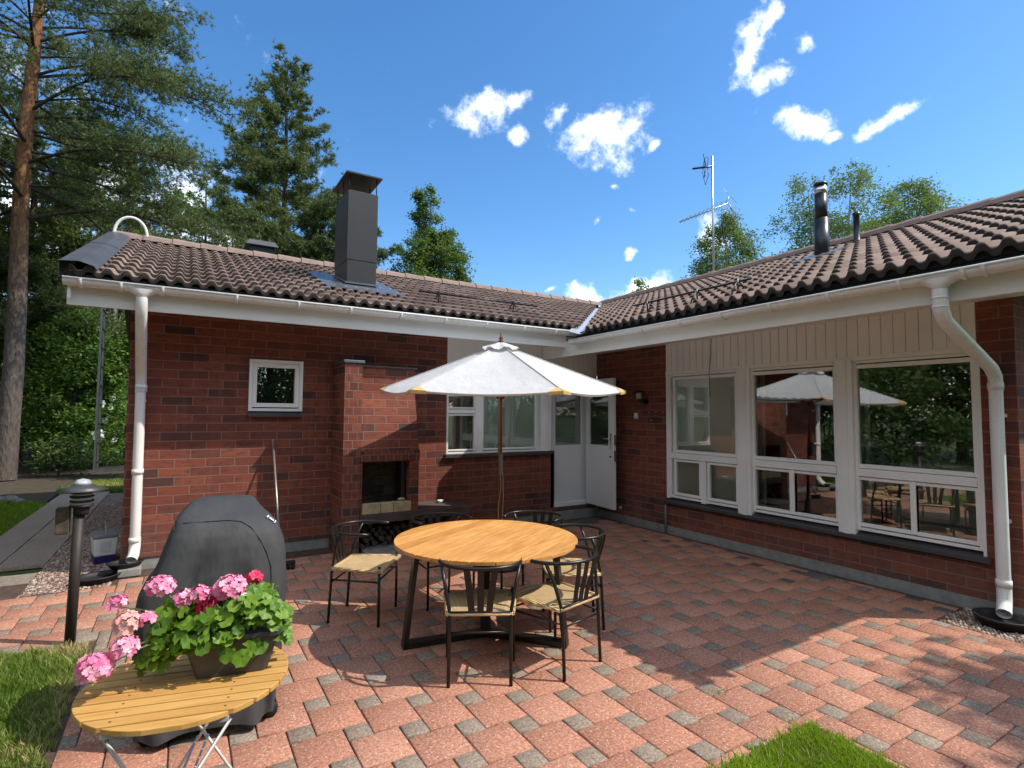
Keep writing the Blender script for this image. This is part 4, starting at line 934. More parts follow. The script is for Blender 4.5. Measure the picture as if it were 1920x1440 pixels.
# ------------------------------------------------------------------ chairs
def make_chair():
    r = thing('dining_chair', 'x', 'chair')
    # woven seat: four wedges dipping to the middle, rolled edges
    P = [(.235, -.245), (.235, .245), (-.185, .205), (-.185, -.205)]; N = 7; V = []; F = []
    mb = MB(); rows = 12
    for i in range(rows+1):
        for j in range(rows+1):
            u, v = i/rows, j/rows
            a = Vector(P[3]).lerp(Vector(P[0]), u); b = Vector(P[2]).lerp(Vector(P[1]), u); q = a.lerp(b, v)
            e = min(u, 1-u, v, 1-v)*2; dz = -.012*e - (.022 if e < 1e-6 else 0) + .004*math.sin(u*9)*math.sin(v*7)*e
            V.append((q.x, q.y, .452+dz))
    for i in range(rows):
        for j in range(rows): k = i*(rows+1)+j; F.append((k, k+rows+1, k+rows+2, k+1))
    mb.add(V, F, smooth=True)
    mb.add([(x*.985+.0, y*.985, .422) for x, y in P], [(3, 2, 1, 0)])
    for (a, b) in ((0, 1), (1, 2), (2, 3), (3, 0)):
        p, q = P[a], P[b]; mb.tube([(p[0], p[1], .436), (q[0], q[1], .436)], .0165, 8)
    mb.build('seat', WEAVE, r)
    mb = MB(); rl = []
    for a in np.linspace(R_(-105), R_(105), 25): rl.append((-.02-.235*math.cos(a), .272*math.sin(a), .728+.004*math.cos(a)))
    rl = [(.13, -.250, .722)]+rl+[(.13, .250, .722)]
    mb.tube(rl, .0125, 10); mb.build('top_rail', BLKM, r)
    for sy in (-1, 1):
        mb = MB(); mb.tube([(.215, .225*sy, 0), (.215, .228*sy, .47)], .0115, 8); mb.build('leg', BLKM, r)
        mb = MB(); mb.tube([(-.215, .195*sy, 0), (-.195, .193*sy, .40), (-.185, .196*sy, .46), (-.155, .225*sy, .60), (-.110, .255*sy, .725)], .0115, 8); mb.build('leg', BLKM, r)
        mb = MB(); mb.tube([(.215, .227*sy, .345), (-.198, .193*sy, .345)], .0075, 6); mb.build('stretcher', BLKM, r)
    mb = MB(); mb.tube([(.215, -.227, .365), (.215, .227, .365)], .0075, 6); mb.build('stretcher', BLKM, r)
    mb = MB(); mb.tube([(-.198, -.193, .325), (-.198, .193, .325)], .0075, 6); mb.build('stretcher', BLKM, r)
    mb = MB(); mb.tube([(-.19, -.19, .445), (-.19, .19, .445)], .010, 8); mb.build('seat_rail', BLKM, r)
    for k in (-1, 0, 1):
        mb = MB(); pts = [(-.192, .055*k, .44), (-.205, .062*k, .52), (-.232, .074*k, .62), (-.252, .088*k, .725)]
        for p, q in zip(pts, pts[1:]): mb.bar(p, q, .042, .006, 0, (1, 0, .15))
        mb.build('back_slat', BLKM, r)
    return r
seats = [(-4.72, -2.545, -37, 'black steel chair with woven seat standing nearest the covered grill'),
         (-4.335, -3.915, 62, 'black steel chair seen from behind, its bow back in front of the near table edge'),
         (-3.80, -4.06, 104, 'black steel chair with its whole woven seat in view, nearest the small lawn corner'),
         (-3.27, -3.54, 152, 'black steel chair at the right table edge, partly behind another chair'),
         (-3.99, -2.50, -88, 'black steel chair behind the table in front of the fireplace slab'),
         (-3.19, -2.83, -146, 'black steel chair behind the table in front of the white door')]
proto = make_chair()
for i, (x, y, a, lb) in enumerate(seats):
    o = proto if i == 0 else copy_tree(proto)
    o.location = (x, y, 0); o.rotation_euler = (0, 0, R_(a)); tag(o, lb, 'chair', 'black chairs round the dining table')

# ------------------------------------------------------------------ parasol
UC = (-2.98, -1.83); ux, uy = UC
u = thing('parasol', 'open white canvas parasol with wooden pole behind the round table', 'parasol', (ux, uy, 0))
u.rotation_euler = (R_(2.3), R_(-1.3), 0)
mb = MB(); mb.tube([(0, 0, .03), (0, 0, 2.50)], .024, 14); mb.build('pole', POLEW, u)
mb = MB(); mb.lathe([(.02, 2.50), (.034, 2.515), (.016, 2.53), (.026, 2.55), (.012, 2.57), (.008, 2.61), (0, 2.625)], 14); mb.build('finial', POLEW, u)
mb = MB(); mb.lathe([(.27, 0), (.28, .03), (.22, .06), (.05, .075), (.04, .28), (.028, .28)], 24); mb.build('base', BLKM, u)
RR = 1.385; ZR = 1.965; ZT = 2.475; TIP0 = R_(-31.4-5)     # first rib direction
tips = [TIP0 + k*math.pi/3 for k in range(6)]
V = []; F = []; K = 14; Jn = 12
def canopy_pt(a0, f, s):
    """f: 0..1 between two ribs, s: 0..1 from crown to rim"""
    A = Vector((math.cos(a0), math.sin(a0), 0)); B = Vector((math.cos(a0+math.pi/3), math.sin(a0+math.pi/3), 0))
    r = A.lerp(B, f)*RR*s; sag = math.sin(math.pi*f)
    z = ZT-(ZT-ZR)*s - .022*sag*s*s - .03*sag*math.sin(math.pi*s)
    rim = max(0, (s-.9)/.1)*.012*sag
    k = 1 - .012*sag*s
    return (r.x*k, r.y*k, z-rim)
nu_ = Jn+1
for p_ in range(6):
    o = len(V)
    for i in range(K+1):
        for j in range(Jn+1): V.append(canopy_pt(tips[p_], j/Jn, .05+.95*i/K))
    for i in range(K):
        for j in range(Jn): q = o+i*nu_+j; F.append((q, q+nu_, q+nu_+1, q+1))
mb = MB(); mb.add(V, F, smooth=True)
hem = MB()
for p_ in range(6):
    pts = [canopy_pt(tips[p_], j/Jn, 1.0) for j in range(Jn+1)]
    V2 = [q for q in pts]+[(q[0]*.992, q[1]*.992, q[2]-.014-.006*math.sin(math.pi*j/Jn)) for j, q in enumerate(pts)]
    mb.add(V2, [(j, Jn+1+j, Jn+2+j, j+1) for j in range(Jn)], smooth=True)
cnp = mb.build('canopy', CANVAS, u)
for p_ in range(6):
    sm_ = MB(); sm_.tube([tuple(Vector(canopy_pt(tips[p_], 0, .06+.94*i/10))+Vector((0, 0, .004))) for i in range(11)], .006, 6); sm_.build('seam', CANVAS, cnp)
for p_ in range(6):
    a = tips[p_]; tip = Vector(canopy_pt(a, 0, 1.0)); l = Vector(canopy_pt(a, .10, 1.0)); r = Vector(canopy_pt(a-math.pi/3, .90, 1.0)); up = Vector(canopy_pt(a, 0, .93))
    e = Vector((math.cos(a), math.sin(a), .0))*.006+Vector((0, 0, .005)); d = Vector((0, 0, -.03))
    pm = MB(); pm.add([tip+e, l+e, up+e, r+e, tip+e+d, l+e+d, r+e+d], [(0, 1, 2), (0, 2, 3), (4, 5, 1, 0), (6, 4, 0, 3)]); pm.build('corner_patch', YELLOW, u)
    rb_ = MB(); pa = Vector(canopy_pt(a, 0, .06))-Vector((0, 0, .03)); pb = Vector(canopy_pt(a, 0, .985))-Vector((0, 0, .022)); rb_.bar(pa, pb, .018, .022); rib = rb_.build('rib', POLEW, u)
    st = MB(); mid = pa.lerp(pb, .5); st.bar((.03*math.cos(a), .03*math.sin(a), 1.92), mid, .014, .018); st.build('strut', POLEW, rib)
mb = MB(); mb.lathe([(.045, 1.87), (.05, 1.95), (.03, 1.97)], 12); mb.lathe([(.05, 2.40), (.05, 2.45)], 12); mb.build('hub', POLEW, u)
vt = MB(); V = []; F = []
for k in range(25):
    a = TIP0 + k*math.pi/12; d = abs(((k % 4)-2)/2); rr = .215*(.87+.13*d)
    for s in (0.06, .5, 1): V.append((rr*s*math.cos(a), rr*s*math.sin(a), 2.515-.085*s+.012*(d-.5)*s + .018*math.sin(k*1.7)*s))
for k in range(24):
    for s in range(2): F.append((k*3+s, k*3+s+1, k*3+4+s, k*3+3+s))
vt.add(V, F, smooth=True); vt.build('vent_flap', CANVAS, u)
mb = MB(); mb.tube([(-.035, -.03, 1.9), (-.03, -.028, 1.5), (-.026, -.026, 1.25)], .004, 6); pts = [(-.02+.016*math.sin(k*.9), -.032, 1.05-k*.08) for k in range(13)]; mb.tube(pts, .004, 6)
mb.tube([(.02, -.03, 1.05), (.028, -.034, .8), (.01, -.036, .45), (.03, -.03, .1)], .004, 6)
cb = mb.build('cable', simple('beige_cable', (.42, .33, .24), .6), u)
mb = MB(); mb.box(-.034, -.062, 1.02, .004, -.028, 1.26); mb.build('adapter', PLASTG, cb, bevel=.004)

# ------------------------------------------------------------------ covered grill
g = thing('covered_grill', 'barbecue grill under a charcoal cloth cover behind the geranium table', 'grill', (-5.875, -3.60, 0), R_(-4))
lev = [ # z, x-left, x-right, y-front, y-back, exponent
 (.05, -.42, .385, -.30, .27, 5), (.12, -.435, .395, -.295, .27, 5), (.40, -.45, .415, -.28, .27, 6), (.66, -.45, .43, -.275, .27, 6), (.75, -.435, .435, -.27, .27, 6), (.82, -.375, .432, -.265, .27, 5.5),
 (.90, -.34, .428, -.255, .27, 5.5), (.97, -.315, .415, -.24, .27, 5), (1.03, -.290, .385, -.215, .27, 5), (1.075, -.270, .335, -.18, .265, 4.5), (1.105, -.255, .295, -.145, .26, 4.5), (1.14, -.22, .26, -.05, .25, 4.5), (1.17, -.185, .232, .03, .24, 4), (1.185, -.145, .205, .08, .22, 4), (1.192, -.08, .14, .12, .19, 3.5)]
n = 120; V = []; F = []
lev = [tuple(a+(b-a)*q/3 for a, b in zip(l0, l1)) for l0, l1 in zip(lev, lev[1:]) for q in range(3)]+[lev[-1]]
for z, xl, xr, yf, yb, ex in lev:
    xl, xr = xl*.82, xr*.82
    for j in range(n):
        a = 2*math.pi*j/n - math.pi/2; c, s = math.cos(a), math.sin(a)
        X = math.copysign(abs(c)**(2/ex), c); Y = math.copysign(abs(s)**(2/ex), s)
        x = (xl+xr)/2+(xr-xl)/2*X; y = (yf+yb)/2+(yb-yf)/2*Y
        fold = .012*math.sin(x*13+z*7)*(1 if s < -.3 else .4)*max(0, min(1, (1.02-z)*2.5)) + .010*math.sin(a*11+2)*max(0, .7-z)
        fr_ = max(0, min(1, (-s-.15)*2)); env = lambda c, w: math.exp(-((z-c)/w)**2)
        fold -= .040*math.exp(-((x+.155-(z-.74)*.42)/.032)**2)*fr_*env(.82, .20)
        fold += .026*math.exp(-((x+.085-(z-.74)*.42)/.035)**2)*fr_*env(.80, .20)
        fold -= .030*math.exp(-((x-.14+(z-.80)*.22)/.026)**2)*fr_*env(.70, .25)
        fold += .020*math.exp(-((x-.03+(z-.6)*.18)/.07)**2)*fr_*env(.60, .28)
        fold -= .024*math.exp(-((x+.26-(z-.6)*.3)/.03)**2)*fr_*env(.60, .16)
        fold += .013*math.sin(a*9+z*5)*max(0, min(1, (.85-z)*1.6))
        L_ = math.hypot(x, y) or 1
        V.append((x+fold*x/L_*.5, y+fold*y/L_*1.3, z + (.012*math.sin(a*7) if z < .1 else 0)))
for i in range(len(lev)-1):
    for j in range(n): F.append((i*n+j, i*n+(j+1) % n, (i+1)*n+(j+1) % n, (i+1)*n+j))
F.append(tuple((len(lev)-1)*n+j for j in range(n)))
mb = MB(); mb.add(V, F, smooth=True); cv = mb.build('cover', COVER, g)
ss = cv.modifiers.new('sub', 'SUBSURF'); ss.levels = 1; ss.render_levels = 1
mb = MB()
pts = []
for x, z in ((-.212, 1.06), (-.212, 1.085), (-.16, 1.098), (-.06, 1.10), (.04, 1.10), (.11, 1.09), (.16, 1.06), (.205, 1.0), (.24, .93), (.265, .85), (.27, .78), (.25, .70), (.215, .64)):
    hit, loc, nrm, _i = cv.ray_cast(Vector((x, -2, z)), Vector((0, 1, 0)))
    if hit: pts.append(loc+nrm*.002)
mb.tube(pts, .0042, 5)
mb.build('seam', COVER, cv)
# small white emblem patch on the shoulder
def on_cover(x, z):     # front-top slope of the cover
    return (x, -.06+(z-1.09)*2.4, z)
mb = MB(); ok_, e1, en_, _i = cv.closest_point_on_mesh(Vector((.265, -.10, 1.075))); en_ = en_.normalized()
dx = (Vector((.6, -.1, -.5)) - en_*Vector((.6, -.1, -.5)).dot(en_)).normalized()*.058; dy = en_.cross(dx).normalized()*.045; nn_ = en_*.007
if dy.z < 0: dy = -dy
def quad(a, b, c, d): mb.add([e1+dx*(a-.5)+dy*(b-.5)+nn_, e1+dx*(c-.5)+dy*(b-.5)+nn_, e1+dx*(c-.5)+dy*(d-.5)+nn_, e1+dx*(a-.5)+dy*(d-.5)+nn_], [(0, 1, 2, 3)])
quad(.28, .15, .78, .85); quad(0, -.1, .12, 1.1); quad(.12, .35, .2, .65); quad(.9, -.1, 1.0, 1.1); quad(.86, -.1, .9, .1); quad(.0, 1.0, .2, 1.1)
mb.build('emblem', PLASTW, cv)
for x in (-.28, .28):
    for y in (-.18, .2): mb = MB(); mb.lathe([(.0, -.02), (.045, -.02), (.045, .02), (0, .02)], 14, 0, T(x, y, .045) @ Matrix.Rotation(R_(90), 4, 'X')); mb.build('castor', BLKP, g)

# ------------------------------------------------------------------ small folding table
bt = thing('folding_table', 'small round slatted pine folding table on white wire legs at the front left', 'side table', (-6.022, -4.70, -.020), R_(-13.5))
r_ = .352; nb = 12; bw = 2*r_/nb; mb = MB(); vals = []
for i in range(nb):
    y0, y1 = -r_+i*bw+.0048, -r_+(i+1)*bw-.0048; ys = np.linspace(y0, y1, 6)
    pr = [(math.sqrt(max(r_*r_-y*y, 1e-6)), y) for y in ys]; poly = pr+[(-a, b) for a, b in pr[::-1]]
    n0 = len(mb.v); mb.prism([(a, b, .70) for a, b in poly], (0, 0, -.020)); vals += [random.random()*.8]*(len(mb.v)-n0)
top = mb.build('table_top', PINEW, bt, bevel=.003); a_ = top.data.attributes.new('var', 'FLOAT', 'POINT'); a_.data.foreach_set('value', np.array(vals, dtype=np.float32))
RUST = simple('rusty_screw', (.10, .055, .03), .5)
for i in range(nb):
    y = -r_+(i+.5)*bw
    for x in (-.17, .17):
        if abs(y) < .29: mb = MB(); mb.lathe([(.004, .7005), (.004, .7012), (0, .7014)], 8, 0, T(x, y, 0)); mb.build('screw', RUST, bt)
WIREW = simple('white_enamelled_wire', (.66, .68, .68), .4)
mb = MB()
for x in (-.17, .17): mb.box(x-.016, -.30, .664, x+.016, .30, .679)
mb.build('batten', simple('grey_green_batten', (.40, .43, .41), .5), bt)
for sx in (-1, 1):
    mb = MB()
    for sy in (-1, 1): mb.tube([(.17*sx, .27*sy, .665), (.17*sx+.02*sx, .27*sy, .66), (-.20*sx, .29*sy, .028)], .0062, 8)
    mb.tube([(-.20*sx, -.29, .028), (-.20*sx, .29, .028)], .0062, 8); mb.tube([(-.02*sx, -.282, .33), (-.02*sx, .282, .33)], .005, 8); mb.build('leg_frame', WIREW, bt)

# ------------------------------------------------------------------ geranium planter
PA = R_(-10); pl_ = thing('geranium_planter', 'charcoal trough of pink and crimson geraniums on the round pine table', 'planter', (-5.872, -4.705, .683), PA)
mb = MB(); b0, b1 = (.115, .060), (.150, .085); hgt = .155
def ring4(hx, hy, z, k=5):
    out = []
    for sx, sy, a0 in ((1, 1, 0), (-1, 1, 90), (-1, -1, 180), (1, -1, 270)):
        for q in range(k):
            a = R_(a0+90*q/(k-1)); out.append((sx*(hx-.02)+.02*math.cos(a), sy*(hy-.02)+.02*math.sin(a), z))
    return out
rings = [ring4(.125, .058, 0), ring4(.165, .082, hgt-.018), ring4(.174, .089, hgt-.016), ring4(.175, .090, hgt), ring4(.167, .082, hgt), ring4(.164, .079, hgt-.03)]
nn2 = 20; V = [p for r in rings for p in r]; F = [(i*nn2+j, i*nn2+(j+1) % nn2, (i+1)*nn2+(j+1) % nn2, (i+1)*nn2+j) for i in range(5) for j in range(nn2)]
F.append(tuple(range(nn2-1, -1, -1))); F.append(tuple(5*nn2+j for j in range(nn2)))
mb.add(V, F, smooth=False); mb.build('pot', POTM, pl_)
def lobed_leaf(c, nrm, r, roll):
    nrm = Vector(nrm).normalized(); t = nrm.orthogonal().normalized(); b = nrm.cross(t)
    P = [Vector(c)+nrm*-.10*r]; k = 15
    for j in range(k):
        a = roll+.35+(2*math.pi-.7)*j/(k-1); q = r*(1+.10*math.cos(j*math.pi*.85)); P.append(Vector(c)+t*math.cos(a)*q+b*math.sin(a)*q+nrm*(.10*r*math.sin(j*1.9)+.06*r))
    return P, [(0, j, j+1) for j in range(1, k)]
V = []; F = []; var = []; stems = MB()
def leaf(c, nrm, r, v):
    P, Q = lobed_leaf(c, nrm, r, random.random()*6.28); o = len(V); V.extend(tuple(p) for p in P); F.extend((a+o, b+o, c_+o) for a, b, c_ in Q); var.extend([v]*len(P))
for k in range(390):
    x = random.uniform(-.275, .20); e = math.sqrt(max(0, 1-((x+.035)/.25)**2)); y = random.uniform(-1, 1)*.135*e**.5
    z = .150+random.random()**.7*.150*e - (.05 if abs(x) > .16 and random.random() < .4 else 0) + .03*math.sin(x*19)
    n_ = Vector((x*2.2+random.uniform(-.45, .45), y*4-.42+random.uniform(-.5, .4), .75)); leaf((x, y, z), n_, random.uniform(.016, .031), random.random())
for k in range(46):   # trailing to the left and over the front edge
    tt = random.random(); x = -.13-.19*tt; leaf((x, random.uniform(-.10, .05), .14-.10*tt+random.uniform(-.02, .05)), (-.5, -.7, .6), random.uniform(.018, .030), random.random())
for k in range(7): leaf((random.uniform(-.02, .10), random.uniform(-.12, -.09), random.uniform(.07, .14)), (random.uniform(-.4, .4), -.9, .35), random.uniform(.020, .033), random.random()*.9)
raw('foliage', V, F, GERL, pl_, var=var)
heads = [(-.255, -.03, .355, .044, PETALP), (-.385, -.05, .315, .028, PETALP), (-.170, -.03, .300, .034, PETALP), (-.120, -.045, .315, .034, PETALP), (-.018, -.05, .330, .054, PETALP), (-.065, .0, .295, .036, PETALR), (-.105, -.03, .262, .034, PETALR), (.062, .01, .345, .027, PETALR),
         (-.345, -.06, .245, .044, PETALS), (-.290, -.06, .250, .026, PETALP), (-.345, -.10, .170, .042, PETALP), (-.425, -.12, .120, .052, PETALP), (.035, -.06, .285, .020, PETALW), (.080, -.07, .235, .016, PETALW), (-.045, -.06, .235, .014, PETALW)]
for (hx, hy, hz, hr, hm) in heads:
    V = []; F = []; var = []
    nfl = max(8, int(26*(hr/.045)**1.6))
    for k in range(nfl):
        ph = k*2.399963; cz = 1-1.55*(k+.5)/nfl; sr = math.sqrt(max(0, 1-cz*cz)); d = Vector((sr*math.cos(ph), sr*math.sin(ph), cz))
        c = Vector((hx, hy, hz))+Vector((d.x*hr, d.y*hr, d.z*hr*.8)); nn_ = (d+Vector((random.uniform(-.3, .3), random.uniform(-.3, .3), random.uniform(-.1, .4)))).normalized()
        t_ = nn_.orthogonal().normalized(); b_ = nn_.cross(t_); v = random.random(); fr = .0150*random.uniform(.85, 1.25)
        for q in range(5):
            a = q*2*math.pi/5+ph; dr = t_*math.cos(a)+b_*math.sin(a); sd = nn_.cross(dr); o = len(V)
            V += [tuple(c), tuple(c+dr*fr*.6+sd*fr*.50+nn_*fr*.30), tuple(c+dr*fr*1.10+sd*fr*.36+nn_*fr*.05), tuple(c+dr*fr*1.10-sd*fr*.36+nn_*fr*.32), tuple(c+dr*fr*.6-sd*fr*.50+nn_*fr*.15)]
            F += [(o, o+1, o+2), (o, o+2, o+3), (o, o+3, o+4)]; var += [min(1, max(0, v+random.uniform(-.2, .2)))]*5
    hd = raw('flower_head', V, F, hm, pl_, var=var)
    if hm is not PETALP: hd['label'] = {PETALR: 'crimson geranium flower head', PETALS: 'fading salmon flower head', PETALW: 'small white flower head'}[hm]
    stems.tube([(max(hx*.5, -.13), hy*.5+.02, .15), ((hx+max(hx*.5, -.13))/2, hy*.8, (hz+.15)/2+.03), (hx, hy, hz-.012)], .0026, 6)
stems.tube([(.10, -.03, .2), (.13, -.03, .28), (.138, -.03, .325)], .0025, 6)
stems.build('stem', simple('green_stem', (.16, .24, .05), .6), pl_)

# ------------------------------------------------------------------ garden lamp post
lp = thing('garden_lamp', 'dark garden lamp post with a wide hat at the lawn corner', 'garden lamp', (-6.72, -2.02, 0))
mb = MB(); mb.tube([(0, 0, -.03), (.018, 0, .93)], .034, 16); mb.build('post', LAMPB, lp)
mb = MB(); mb.lathe([(.048, .93), (.05, .985), (.045, .99), (.045, .995)], 16, 0, T(.03, 0, 0)); mb.build('collar', LAMPB, lp)
mb = MB(); mb.lathe([(.062, .99), (.062, 1.11), (.03, 1.115)], 20, 0, T(.03, 0, 0)); mb.build('lamp_glass', OPAL, lp)
mb = MB()
for z in (.988, 1.022, 1.056, 1.088): mb.lathe([(.064, z), (.074, z+.004), (.074, z+.015), (.064, z+.018)], 24, 0, T(.03, 0, 0))
mb.build('louvre', LAMPB, lp)
mb = MB(); mb.lathe([(.152, 1.108), (.155, 1.112), (.068, 1.143), (.055, 1.148)], 32, 0, T(.03, 0, 0)); mb.build('hat', simple('grey_metal_hat', (.07, .07, .072), .45, .3), lp)
mb = MB(); mb.lathe([(.055, 1.148), (.053, 1.168), (.036, 1.188), (.0, 1.197)], 20, 0, T(.03, 0, 0)); mb.build('dome', simple('clear_dome', (.55, .56, .57), .12, .3), lp)
mb = MB(); mb.box(-.115, -.035, .80, -.035, .045, .99); mb.build('socket_box', simple('mossy_wood_box', (.075, .055, .036), .9, 0, .5, 14, bump=.6), lp, bevel=.006)

# ------------------------------------------------------------------ broom, bucket, water trays, ashtray
br = thing('broom', 'long-handled broom leaning on the brick wall behind the grill', 'broom', (-5.10, -.80, 0))
mb = MB(); mb.tube([(0, 0, .06), (-.02, .765, 1.37)], .012, 10); mb.build('handle', simple('aluminium_handle', (.34, .30, .29), .35, .6), br)
mb = MB(); mb.box(-.14, -.03, .055, .14, .03, .085); mb.build('head', BLKP, br, bevel=.005)
mb = MB()
for k in range(60): x = -.135+k*.0046; mb.tube([(x, random.uniform(-.025, .025), .056), (x+random.uniform(-.008, .008), random.uniform(-.05, .04), .0)], .004, 4)
mb.build('bristles', BLKP, br)
bk = thing('plastic_tub', 'white plastic tub with grey lid and violet base on the gravel', 'plastic tub', (-6.78, .62, 0))
bk.rotation_euler = (0, 0, R_(12))
def frus(mb, hx0, hy0, z0, hx1, hy1, z1):
    V = [(-hx0, -hy0, z0), (hx0, -hy0, z0), (hx0, hy0, z0), (-hx0, hy0, z0), (-hx1, -hy1, z1), (hx1, -hy1, z1), (hx1, hy1, z1), (-hx1, hy1, z1)]
    mb.add(V, [(0, 3, 2, 1), (4, 5, 6, 7), (0, 1, 5, 4), (1, 2, 6, 5), (2, 3, 7, 6), (3, 0, 4, 7)])
mb = MB(); frus(mb, .100, .13, .075, .112, .142, .27); mb.build('tub', PLASTW, bk, bevel=.012)
mb = MB(); frus(mb, .096, .126, -.02, .100, .13, .0745); mb.build('base', PLASTP, bk, bevel=.008)
mb = MB(); frus(mb, .118, .148, .271, .116, .146, .312); mb.build('lid', PLASTG, bk, bevel=.010)
mb = MB(); mb.tube([(.0, .13*math.cos(a), .30+.13*math.sin(a)) for a in np.linspace(0, math.pi, 11)], .004, 6); mb.build('handle', GALV, bk)
mb = MB(); mb.box(-.05, -.142, .125, .05, -.136, .235); mb.build('paper_label', simple('grey_label', (.55, .57, .60), .6), bk)
def tray(name, label, loc, r, h, sy=1.0, rz=0):
    mb = MB(); mb.lathe([(r*.80, 0), (r*.92, h*.75), (r, h*.8), (r*1.02, h), (r*.95, h), (r*.86, h*.78), (r*.74, .02), (0, .016)], 32, 0, None, True, 1, sy)
    return tag(mb.build(name, BLKP, loc=loc, rot=(0, 0, rz)), label, 'water tray')
tray('splash_tray', 'round black splash tray under the downpipe beside the long window', (-.27, -5.40, -.01), .195, .085)
tray('splash_tray', 'flat black splash tray lying on the paving behind the lamp post', (-6.74, -.30, 0), .20, .06, .8, .4)
tray('splash_tray', 'black splash tray raised on a block under the left downpipe', (-6.52, -.17, .085), .165, .05, .75, .3)
mb = MB(); mb.box(-.10, -.09, 0, .10, .09, .084); tag(mb.build('concrete_block', CONC, bevel=.012, loc=(-6.48, -.20, -.005)), 'rough concrete block carrying the raised splash tray', 'block')
mb = MB(); mb.tube([(-6.70, -.22, .03), (-6.62, -.2, .05), (-6.55, -.18, .09)], .03, 8); tag(mb.build('drain_hose', BLKP), 'short black drain hose between the two left splash trays', 'hose')
mb = MB(); mb.lathe([(.04, 0), (.045, .035), (.035, .03), (.0, .012)], 14); tag(mb.build('ashtray', PLASTW, loc=(-2.98, -.20, .471)), 'small white bowl on the dark hearth slab', 'bowl')
mb = MB(); mb.lathe([(.0, 0), (.05, .01), (.045, .03), (.0, .04)], 10, 0, None, True, 1, .6); tag(mb.build('pebble', simple('pale_stone', (.5, .48, .42), .8), loc=(-3.66, -.52, .596)), 'pale flat stone on the firebrick sill', 'stone')

# furniture seen through the panes
sf = thing('armchair', 'pale grey armchair indoors behind the rightmost window', 'armchair', (1.0, -4.70, .2), R_(90))
mb = MB(); mb.box(-.40, -.38, .14, .40, .38, .40); mb.build('seat', SOFA, sf, bevel=.04)
mb = MB(); mb.box(-.40, .30, .40, .40, .44, 1.02); mb.build('backrest', SOFA, sf, bevel=.06)
for s in (-1, 1): mb = MB(); mb.box(.38*s, -.38, .14, .50*s, .40, .62); mb.build('armrest', SOFA, sf, bevel=.04)
rc = thing('armchair', 'dark red armchair indoors behind the middle window', 'armchair', (1.5, -3.2, .2), R_(60))
mb = MB(); mb.box(-.35, -.35, .15, .35, .35, .42); mb.build('seat', REDC, rc, bevel=.04)
mb = MB(); mb.prism([(-.35, .25, .42), (.35, .25, .42), (.35, .45, 1.0), (-.35, .45, 1.0)], (0, .1, 0)); mb.build('backrest', REDC, rc, bevel=.04)

# ------------------------------------------------------------------ vegetation
def rdir(n):
    v = RNG.normal(size=(n, 3)); return v/np.linalg.norm(v, axis=1, keepdims=True)
def leafcloud(C, size, wfac=.55, up=.5):
    """one small diamond leaf per row of C"""
    n = len(C); d = rdir(n); nr = rdir(n); nr[:, 2] = np.abs(nr[:, 2])+up; nr /= np.linalg.norm(nr, axis=1, keepdims=True)
    d -= nr*np.sum(d*nr, 1, keepdims=True); d /= np.linalg.norm(d, axis=1, keepdims=True)+1e-9; s = np.cross(nr, d)
    L = (size*RNG.uniform(.65, 1.3, n))[:, None]
    V = np.stack([C-d*L*.5, C+s*L*wfac*.5-d*L*.05, C+d*L*.5-nr*L*.12, C-s*L*wfac*.5-d*L*.05], 1).reshape(-1, 3)
    return V, (np.arange(n)[:, None]*4+np.array([[0, 1, 2, 3]]))
def needles(C, D, length, width, per):
    """tufts of thin needles: C centres, D tuft axes"""
    n = len(C); C = np.repeat(C, per, 0); D = np.repeat(D, per, 0)
    d = D*.7+rdir(n*per); d /= np.linalg.norm(d, axis=1, keepdims=True); s = np.cross(d, rdir(n*per)); s /= np.linalg.norm(s, axis=1, keepdims=True)+1e-9
    L = (length*RNG.uniform(.6, 1.2, n*per))[:, None]
    V = np.stack([C-s*width*.5, C+s*width*.5, C+d*L], 1).reshape(-1, 3)
    return V, np.arange(n*per*3).reshape(-1, 3)
def limb(mb, a, b, r0, r1, sag=0., k=5, wob=.04, n=6):
    a, b = Vector(a), Vector(b); L = (b-a).length; pts = []
    o1 = Vector((random.uniform(-1, 1), random.uniform(-1, 1), random.uniform(-1, 1)))*wob*L
    for i in range(k+1):
        t_ = i/k; p = a.lerp(b, t_)+o1*math.sin(math.pi*t_)+Vector((0, 0, -sag*L*math.sin(math.pi*t_)))
        pts.append(p)
    mb.tube(pts, [r0+(r1-r0)*i/k for i in range(k+1)], n, caps=False); return pts
